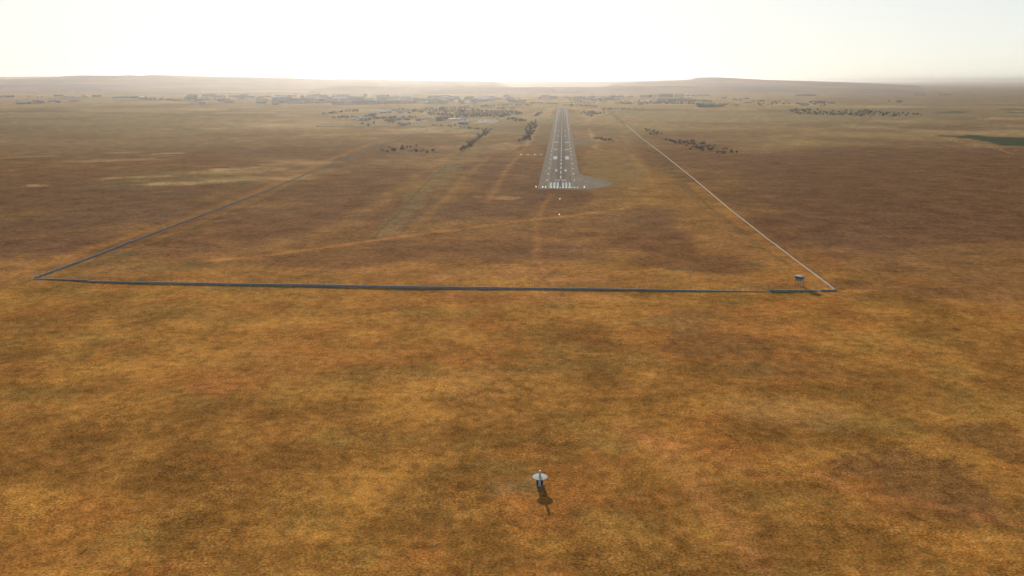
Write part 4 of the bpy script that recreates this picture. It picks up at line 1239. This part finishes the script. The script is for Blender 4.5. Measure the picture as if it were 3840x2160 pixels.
def building(px0, px1, base_y, top_y, depth_m, wall, roof, label, cat="building", group=None, form="flat", name="building", rz=0.0, wins=None, doors=0, rise=.28):
    """front face from photo column px0 to px1, foot on base_y, eaves at top_y"""
    a, b = at(px0, base_y), at(px1, base_y)
    c = (a + b) / 2
    w_ = (b - a).length
    d_ = depth_m
    h = max(zof(c, top_y), 2.2)
    root = empty(name, (c.x, c.y + d_/2, 0), rz, label, cat, group)
    hw, hd = w_/2, d_/2
    if form == "arch":
        n_ = 14
        prof = [(-hd*math.cos(math.pi*k/n_)*1.0, h*.55 + h*.45*math.sin(math.pi*k/n_)) for k in range(n_+1)]
        vs = [(-hw, -hd, -.3)] + [(-hw, y, z) for y, z in prof] + [(-hw, hd, -.3)]
        k2 = len(vs); vs += [(hw, y, z) for _, y, z in vs]
        MB().add(vs, [tuple(range(k2)), tuple(reversed(range(k2, 2*k2)))] + [(0, k2, k2+1, 1), (k2-2, 2*k2-2, 2*k2-1, k2-1)]).build("wall", WALLS[wall], root)
        vs2 = [(-hw-.3, y*1.02, z+.15) for y, z in prof] + [(hw+.3, y*1.02, z+.15) for y, z in prof]
        m_ = len(prof)
        MB().add(vs2, [(i, i+m_, i+m_+1, i+1) for i in range(m_-1)]).build("roof", ROOFS[roof], root)
    else:
        MB().box(-hw, -hd, -.3, hw, hd, h).build("wall", WALLS[wall], root)
        if form == "flat":
            r_ = MB().box(-hw-.25, -hd-.25, h+.003, hw+.25, hd+.25, h+.35)
            r_.box(-hw*.55, -hd*.3, h+.353, -hw*.25, hd*.3, h+1.3)
            r_.build("roof", ROOFS[roof], root)
        else:
            rs = min(d_, w_) * rise
            g = .5
            vs = [(-hw-g,-hd-g,h+.003),(hw+g,-hd-g,h+.003),(hw+g,hd+g,h+.003),(-hw-g,hd+g,h+.003)]
            if form == "gable":
                vs += [(-hw-g,0,h+rs),(hw+g,0,h+rs)]
                fs = [(0,3,2,1),(0,1,5,4),(2,3,4,5),(3,0,4),(1,2,5)]
            else:
                vs += [(-hw+min(hd,hw*.9),0,h+rs),(hw-min(hd,hw*.9),0,h+rs)]
                fs = [(0,3,2,1),(0,1,5,4),(2,3,4,5),(3,0,4),(1,2,5)]
            MB().add(vs, fs).build("roof", ROOFS[roof], root)
    if wins:
        nx_, nz_ = wins
        ww, wh_ = w_/nx_*.42, h/nz_*.42
        w0 = None
        for i in range(nx_):
            for k in range(nz_):
                if w0 is None:
                    w0 = MB().box(-ww/2, -.12, -wh_/2, ww/2, .02, wh_/2).build("window", M_WIN, root); o = w0
                else:
                    o = w0.copy(); COL.objects.link(o); o.parent = root
                o.location = (-hw + w_*(i+.5)/nx_, -hd, h*(k+.55)/nz_)
    for i in range(doors):
        dw = w_/doors*.6
        MB().box(-dw/2, -.15, -.2, dw/2, .05, h*.5 if form == "arch" else h*.72).build("door", M_DOOR if doors < 3 else WALLS["blue grey"], root).location = (-hw + w_*(i+.5)/doors, -hd, 0)
    return root
# airport buildings
AG = "airport buildings"
building(1721, 1755, 467.6, 457.5, 18, "pale grey", "white", "large pale grey hangar with a white roof edge, standing alone in front of the apron", "hangar", AG, "gable", "hangar", doors=3, rise=.16)
building(1632.5, 1667, 453.6, 440.8, 26, "blue grey", "dark", "blue grey arched hangar with a dark rounded roof, left of the apron", "hangar", AG, "arch", "hangar", doors=1)
building(1347, 1379, 452.4, 442.6, 22, "pale grey", "white", "big white roofed hangar beside the round terminal", "hangar", AG, "gable", "hangar", doors=2, rise=.14)
building(1340, 1365, 453.8, 449.4, 8, "pale grey", "tin", "low pale shed in front of the big white roofed hangar", "shed", AG, "flat", "shed")
building(1379.6, 1389, 450.6, 441.6, 16, "blue grey", "dark", "darker narrow block against the right end of the white roofed hangar", "building", AG, "flat", wins=(3,3))
building(1379, 1406, 434.6, 425.4, 30, "blue grey", "tin", "blue grey hangar behind the slanting far wall", "hangar", AG, "gable", "hangar", doors=1, rise=.12)
building(1366, 1386, 436.2, 431.4, 10, "pale grey", "dark", "low flat annex left of the blue grey hangar behind the wall", "shed", AG, "flat", "shed", doors=3)
building(1424, 1448, 424.2, 419.6, 24, "pale grey", "white", "long white roofed shed at the left end of the scrub wood", "shed", AG, "gable", "shed")
building(1448.6, 1466, 422.4, 418.2, 20, "teal", "tin", "teal grey shed touching the white roofed shed", "shed", AG, "gable", "shed")
building(1493.5, 1510, 424.2, 416.8, 22, "mauve", "tin", "square brownish block in the scrub wood, left one of two", "building", AG, "flat", wins=(4,3))
building(1528, 1544, 424.4, 417.6, 22, "mauve", "tin", "square brownish block in the scrub wood, right one of two", "building", AG, "flat", wins=(4,3))
building(1475, 1497, 451.6, 446.8, 12, "teal", "tin", "low teal roofed house among trees left of the arched hangar", "house", AG, "gable", "house", doors=1)
building(1486, 1506, 448.2, 443.4, 12, "blue grey", "white", "low house with a bright white roof patch left of the arched hangar", "house", AG, "gable", "house", doors=1)
building(1510, 1537, 448.4, 443, 14, "teal", "pale", "long teal house with a pale roof between two tree groups", "house", AG, "hip", "house", doors=1)
building(1560, 1577, 452.4, 447.4, 12, "teal", "tin", "teal shed just right of the long teal house", "shed", AG, "flat", "shed", doors=1)
building(1578, 1584, 450.8, 446.8, 8, "white", "white", "tiny white hut beside the teal shed", "hut", AG, "flat", "hut")
building(1499, 1524.5, 469.4, 462.2, 12, "blue grey", "tin", "ribbed blue grey store just behind the thin far wall", "building", AG, "flat", wins=(6,1))
building(1640, 1690, 446.0, 438.0, 16, "brown", "dark", "long dark brown block behind the arched hangar at the wood's edge", "building", AG, "flat", wins=(10,2))
building(1659, 1662.5, 445.6, 431.6, 4, "cream", "dark", "narrow cream tower rising behind the arched hangar", "tower", AG, "flat", "control_tower", wins=(1,4))
building(1622, 1630, 446.6, 443, 8, "white", "white", "small white hut just left of the arched hangar", "hut", AG, "flat", "hut")
# gate tower on the far wall
g_b = at(1382.5, 474.2)
gt = empty("guard_tower", g_b, 0, "brown guard post with a pale flat roof, standing over the thin far wall", "guard tower", AG)
gw = 12 * mpp(g_b) / 2
MB().box(-gw*.62, -2, -.2, gw*.62, 2, zof(g_b, 465)).build("wall", WALLS["brown"], gt)
MB().box(-gw*.95, -2.6, zof(g_b, 465)+.003, gw*.95, 2.6, zof(g_b, 463.2)).build("window_band", M_WIN, gt)
MB().box(-gw*1.15, -3.2, zof(g_b, 463.2)+.003, gw*1.15, 3.2, zof(g_b, 461.8)).build("roof", ROOFS["pale"], gt)
# round terminal
rt_b = at(1324.5, 450.5)
rt = empty("round_building", rt_b, 0, "low round white building with dark windows, beside the slanting far wall", "building", AG)
rr_ = 10.2 * mpp(rt_b)
MB().lathe([(rr_,-.2),(rr_,3.0)], 36).build("wall", WALLS["white"], rt)
MB().lathe([(rr_*1.06,3.003),(rr_*1.08,3.5),(rr_*.7,4.6),(.4,5.0)], 36).build("roof", ROOFS["white"], rt)
w0 = None
for k in range(14):
    a_ = -math.pi + math.pi * (k + .5) / 14
    if w0 is None: w0 = MB().box(-.75,-.08,-.7,.75,.08,.7).build("window", M_WIN, rt); o = w0
    else: o = w0.copy(); COL.objects.link(o); o.parent = rt
    o.location = (math.cos(a_)*rr_, math.sin(a_)*rr_, 1.6); o.rotation_euler = (0,0,a_+math.pi/2)
# white ball
rb = at(1745, 452.5)
rd = empty("radar_ball", rb, 0, "white ball on a short leg behind the pale grey hangar", "radar", AG)
MB().tube([(0,0,-.2),(0,0,zof(rb,450))], .9, 10).build("leg", M_STEEL, rd)
zb = zof(rb, 448.6)
MB().lathe([(.3,zb-2.6)] + [(2.7*math.sin(t_), zb-2.7*math.cos(t_)) for t_ in [R(15+k*15) for k in range(11)]] + [(.05,zb+2.7)], 24).build("ball", M_WPAINT, rd, True)
# aircraft
M_AIR = mat("white_aircraft_skin", (.74,.72,.68), rough=.35, var=.05, scale=.6, spec=.5)
def aircraft(x, y, size, rz, label):
    p = at(x, y)
    r = empty("parked_aircraft", p, rz, label, "aircraft", "parked aircraft at the apron")
    L_ = size
    f = MB().tube([(-L_*.5,0,1.5),(-L_*.45,0,1.5),(-L_*.25,0,1.5),(L_*.3,0,1.55),(L_*.5,0,2.0)], [.1,L_*.045,L_*.06,L_*.055,L_*.02], 12)
    f.build("fuselage", M_AIR, r, True)
    for e in (-1, 1):
        MB().add([(-L_*.12,e*L_*.04,1.45),(L_*.06,e*L_*.04,1.45),(L_*.12,e*L_*.5,1.8),(L_*.04,e*L_*.5,1.8),(-L_*.12,e*L_*.04,1.62),(L_*.06,e*L_*.04,1.62),(L_*.12,e*L_*.5,1.9),(L_*.04,e*L_*.5,1.9)],
                 [(0,3,2,1),(4,5,6,7),(0,1,5,4),(1,2,6,5),(2,3,7,6),(3,0,4,7)]).build("wing", M_AIR, r)
        MB().box(L_*.42, min(0,e*L_*.18), 2.05, L_*.5, max(0,e*L_*.18), 2.15).build("tailplane", M_AIR, r)
    MB().add([(L_*.36,-.1,2),(L_*.5,-.1,2.1),(L_*.54,-.1,2+L_*.2),(L_*.48,-.1,2+L_*.2),(L_*.36,.1,2),(L_*.5,.1,2.1),(L_*.54,.1,2+L_*.2),(L_*.48,.1,2+L_*.2)],
             [(0,3,2,1),(4,5,6,7),(0,1,5,4),(1,2,6,5),(2,3,7,6),(3,0,4,7)]).build("fin", M_AIR, r)
    for dx, dy in ((-.38,0),(.02,-.06),(.02,.06)):
        MB().tube([(dx*L_,dy*L_,0),(dx*L_,dy*L_,1.4)], .18, 6).build("wheel_strut", M_POST, r)
    return r
for x, y, s_, rz, lab in [(1809,460.2,15,2.7,"white aircraft on the apron, nearer one of the two parked right of the hangar"), (1826,456.8,15,2.7,"white aircraft on the apron, farther one of the two parked right of the hangar"),
                          (1716,459.6,13,.4,"white aircraft half hidden by the left end of the pale grey hangar"), (1693,446.8,20,.15,"white aircraft beside the long brown block, left of two"), (1717,447,20,.15,"white aircraft beside the long brown block, right of two")]:
    aircraft(x, y, s_, rz, lab)

# town: blocks the photo shows singly
TG = "apartment blocks of the town"
def blk(*a, **k): return building(*a, **k)
blk(1244, 1290, 392.6, 379, 16, "mauve", "pale", "long pale apartment block with rows of small dark windows, front of the town's middle", "apartment block", TG, name="apartment_block", wins=(16,3))
blk(1291, 1320, 392.4, 379.4, 16, "pale grey", "pale", "apartment block with pale front, right of the long windowed block", "apartment block", TG, name="apartment_block", wins=(10,3))
blk(1321, 1424, 391.4, 379, 18, "brown", "dark", "very long brown block closing the front of the town's middle", "apartment block", TG, name="apartment_block", wins=(24,3))
blk(1425, 1446, 390, 378.6, 16, "pale grey", "pale", "pale windowed block right of the very long brown block", "apartment block", TG, name="apartment_block", wins=(7,3))
blk(1447, 1500, 389.4, 378.4, 16, "brown", "dark", "brown block at the right end of the town's front row", "apartment block", TG, name="apartment_block", wins=(14,3))
blk(1500, 1560, 388.2, 379, 16, "mauve", "dark", "long dull mauve block left of the yellow lit houses", "apartment block", TG, name="apartment_block", wins=(14,2))
blk(2397, 2432, 365.2, 356, 14, "cream", "pale", "tan apartment block, leftmost of the row right of the runway end", "apartment block", TG, name="apartment_block", wins=(10,4))
blk(2432.6, 2446, 365, 355.6, 14, "brown", "dark", "narrow darker block within the row right of the runway end", "apartment block", TG, name="apartment_block", wins=(4,4))
blk(2446.6, 2470, 364, 354.8, 14, "white", "pale", "white apartment block with dark window rows right of the runway end", "apartment block", TG, name="apartment_block", wins=(9,4))
blk(2470.6, 2524, 363.6, 353.4, 15, "mauve", "dark", "long pinkish brown apartment block right of the runway end", "apartment block", TG, name="apartment_block", wins=(16,4))
for k, x in enumerate((2530.5, 2538.8, 2547.5, 2555.5)):
    blk(x, x + 6.4, 365.2, 354, 13, "cream", "pale", "slim cream tower block, " + ["first", "second", "third", "fourth"][k] + " from the left of four in a row", "tower block", TG, name="tower_block", wins=(3,5))
blk(2617, 2683, 402.4, 391.6, 20, "teal", "dark", "long dark teal block standing before the right part of the town", "building", TG, name="factory_block", wins=(20,2))
blk(2683.6, 2716, 400.6, 391.6, 18, "mauve", "dark", "brown wing joined to the right end of the dark teal block", "building", TG, name="factory_block", wins=(9,2))
blk(2660, 2682, 391, 387, 16, "teal", "tin", "teal shed roof showing behind the dark teal block", "shed", TG, form="flat", name="shed")
blk(3037, 3061, 387, 379.4, 16, "blue grey", "dark", "dark grey windowed block on the open plain, left half", "apartment block", TG, name="apartment_block", wins=(12,4))
blk(3061.5, 3097, 387, 379, 16, "blue grey", "dark", "dark grey windowed block on the open plain, longer right half", "apartment block", TG, name="apartment_block", wins=(18,4))
blk(3329, 3336, 381.4, 376.2, 10, "cream", "pale", "small cream house alone on the far plain", "house", TG, "hip", name="house", wins=(2,1))
blk(3364, 3382, 383, 377.6, 14, "teal", "tin", "teal shed alone on the far plain, right of the cream house", "shed", TG, "gable", name="shed", doors=1)
blk(2991, 3000, 358.6, 355, 12, "teal", "tin", "small dark shed left of the far pale works", "shed", TG, "flat", name="shed")
blk(2985, 3060, 359, 353.4, 30, "blue grey", "white", "far pale works building on the plain, right of the town", "factory", TG, "flat", name="factory_block", wins=(10,1))
blk(3007, 3026, 395.4, 392, 10, "pale grey", "tin", "low grey shed among trees on the right hand plain", "shed", TG, "gable", name="shed", doors=2)
blk(2708, 2724, 369.6, 365, 12, "teal", "dark", "lone dark teal block on the plain right of the slim towers", "building", TG, "flat", name="building", wins=(5,2))
blk(2794, 2812, 372, 367.4, 12, "blue grey", "dark", "lone blue grey block at the right edge of the town", "building", TG, "flat", name="building", wins=(5,2))
blk(2030, 2060, 368, 355.4, 18, "mauve", "pale", "tall mauve block left of the runway's far end", "apartment block", TG, name="apartment_block", wins=(8,5))
blk(1905, 1973, 382, 374.6, 22, "mauve", "dark", "wide brown block nearest to the town's right shoulder", "building", TG, name="factory_block", wins=(14,2))
blk(2021, 2030, 370.6, 362, 14, "brown", "tin", "brown block against the left side of the tall mauve block", "apartment block", TG, name="apartment_block", wins=(3,3))
blk(2063, 2090, 372, 361, 16, "mauve", "tin", "mauve block right of the tall mauve block", "apartment block", TG, name="apartment_block", wins=(8,4))
blk(2108, 2133, 368, 362, 14, "blue grey", "tin", "blue grey hall above the runway's far end", "building", TG, "flat", name="factory_block", wins=(7,2))
blk(2140, 2157, 369, 364, 14, "blue grey", "tin", "small blue grey hall right of the runway's far end", "building", TG, "flat", name="factory_block", wins=(5,2))
blk(2140, 2154, 353.6, 352, 12, "teal", "tin", "single teal shed far behind the town above the runway", "shed", TG, "flat", name="shed")
blk(60, 102, 390.4, 384.4, 30, "teal", "white", "long shed with a bright pale roof at the far left", "factory", TG, "gable", name="factory_block", doors=3, rise=.2)
blk(102.6, 142, 388, 384, 26, "teal", "white", "teal fronted shed right of the bright roofed shed at far left", "factory", TG, "flat", name="factory_block", doors=4)
# town: the mass of houses, each a thing of its own
def proto_house(w_, d_, h, wall, roof, form):
    root = empty("house", (0,0,-600))
    hw, hd = w_/2, d_/2
    MB().box(-hw,-hd,-.3,hw,hd,h).build("wall", WALLS[wall], root)
    if form == "flat":
        m_ = MB().box(-hw-.2,-hd-.2,h+.003,hw+.2,hd+.2,h+.5); m_.box(hw*.1,-hd*.4,h+.503,hw*.5,hd*.4,h+1.6); m_.build("roof", ROOFS[roof], root)
    else:
        rs = min(d_,w_)*.28; g = .4; e = 0 if form == "gable" else min(hd,hw*.8)
        MB().add([(-hw-g,-hd-g,h+.003),(hw+g,-hd-g,h+.003),(hw+g,hd+g,h+.003),(-hw-g,hd+g,h+.003),(-hw-g+e,0,h+rs),(hw+g-e,0,h+rs)], [(0,3,2,1),(0,1,5,4),(2,3,4,5),(3,0,4),(1,2,5)]).build("roof", ROOFS[roof], root)
    return root
KINDS = [("pale grey","tin","flat",18,11,7,"grey flat roofed house"), ("blue grey","dark","flat",26,12,9,"blue grey flat roofed block"), ("mauve","pale","flat",30,13,10,"mauve flat roofed block"),
         ("brown","rust","hip",15,12,5,"brown house with a rust red roof"), ("teal","tin","gable",24,12,5.5,"teal shed with a tin roof"), ("cream","pale","flat",14,11,6,"cream flat roofed house"),
         ("white","white","flat",20,10,5,"white house with a white roof"), ("blue grey","white","gable",34,16,7,"long blue grey shed with a white roof"), ("pale grey","dark","hip",16,12,6,"grey house with a dark roof")]
HP = [proto_house(k[3], k[4], k[5], k[0], k[1], k[2]) for k in KINDS]
NH = 0
def houses(region, n, where, seed, weights=None, hs_=1.0, ws_=1.0):
    global NH
    rnd = random.Random(seed)
    pts = sorted(scatter(region, n, seed), key=lambda q: q[0])
    for i, (x, y) in enumerate(pts):
        k = rnd.choices(range(len(KINDS)), weights or [4,4,4,2,3,2,1.2,1.5,3])[0]
        o = copy_tree(HP[k])
        p = at(x, y); o.location = (p.x, p.y, 0)
        o.rotation_euler = (0, 0, rnd.choice((0, 0, 0, R(12), R(-9), R(90), R(25))))
        o.scale = (ws_*rnd.uniform(.8, 1.7), rnd.uniform(.8, 1.3), hs_*rnd.uniform(.6, 1.35))
        lab = KINDS[k][6] + " " + where
        if i == 0: lab = "leftmost building " + where
        elif i == n - 1: lab = "rightmost building " + where
        tag(o, lab, "building" if k in (1,2,4,7) else "house", "town houses " + where)
        NH += 1
houses([(0,362.5),(330,360),(480,366),(640,372),(640,377),(450,370),(300,364),(0,366)], 26, "in the far left fringe", 1, [2,5,1,1,4,1,1.5,1,2], 1.1, 1.3)
houses([(0,384),(110,381.5),(300,379),(300,383),(180,386),(40,391),(0,391)], 18, "in the small left cluster", 2, [2,4,1,3,3,2,1.5,1,2], .8, .8)
houses([(520,376),(640,372),(700,372),(800,388),(760,391),(640,384)], 20, "between left fringe and town", 3, None, .8, .9)
houses([(700,372),(720,360),(880,358),(1010,362),(1130,362),(1150,388),(1050,394),(930,391),(830,388)], 66, "in the town's left part", 4, [4,5,5,1,3,2,1,1,2], 1.3, 1.3)
houses([(1130,361),(1300,361),(1500,362),(1520,382),(1150,388)], 62, "in the town's middle", 5, [4,4,6,1,2,2,1,1,2], 1.35, 1.5)
houses([(1500,362),(1700,363),(1830,363),(1850,386),(1700,392),(1560,391),(1510,384)], 52, "in the town's right shoulder", 6, [4,4,6,1,2,2,1.5,2,2], 1.25, 1.4)
houses([(1700,384),(1750,382),(1760,389),(1700,390)], 12, "in the bright yellowish patch", 7, [0,0,0,0,0,4,8,0,0], .7, .45)  # pale kinds only: the lit house walls are put into their colour
houses([(1830,364),(2000,366),(2010,374),(1850,376)], 12, "left of the tall mauve block", 8, None, 1.1, 1.3)
houses([(2160,366),(2390,364),(2390,374),(2180,376)], 24, "right of the runway's far end", 9, [3,5,3,1,4,1,1,1,2], 1.0, 1.2)
houses([(2460,374),(2650,376),(2660,382),(2470,380)], 16, "in the long row below the slim towers", 10, [3,5,3,1,4,1,2,1,2], .9, 1.6)
houses([(2560,358),(2650,356),(2660,359),(2570,362)], 8, "behind the slim towers", 11, [2,4,0,0,4,1,2,1,1], .9, 1.0)
houses([(2320,386),(2520,384),(2620,388),(2620,394),(2400,393)], 16, "among the trees of the right hand town", 12, [2,3,1,3,3,3,1.5,0,2], .7, .8)
houses([(2690,372),(2800,374),(2900,380),(3140,386),(3130,392),(2900,392),(2760,386)], 12, "scattered on the right hand plain", 13, [2,3,1,2,4,2,1,0,2], .7, .9)
for o in HP:
    for ch in list(o.children): bpy.data.objects.remove(ch)
    bpy.data.objects.remove(o)
print("HOUSES", NH)
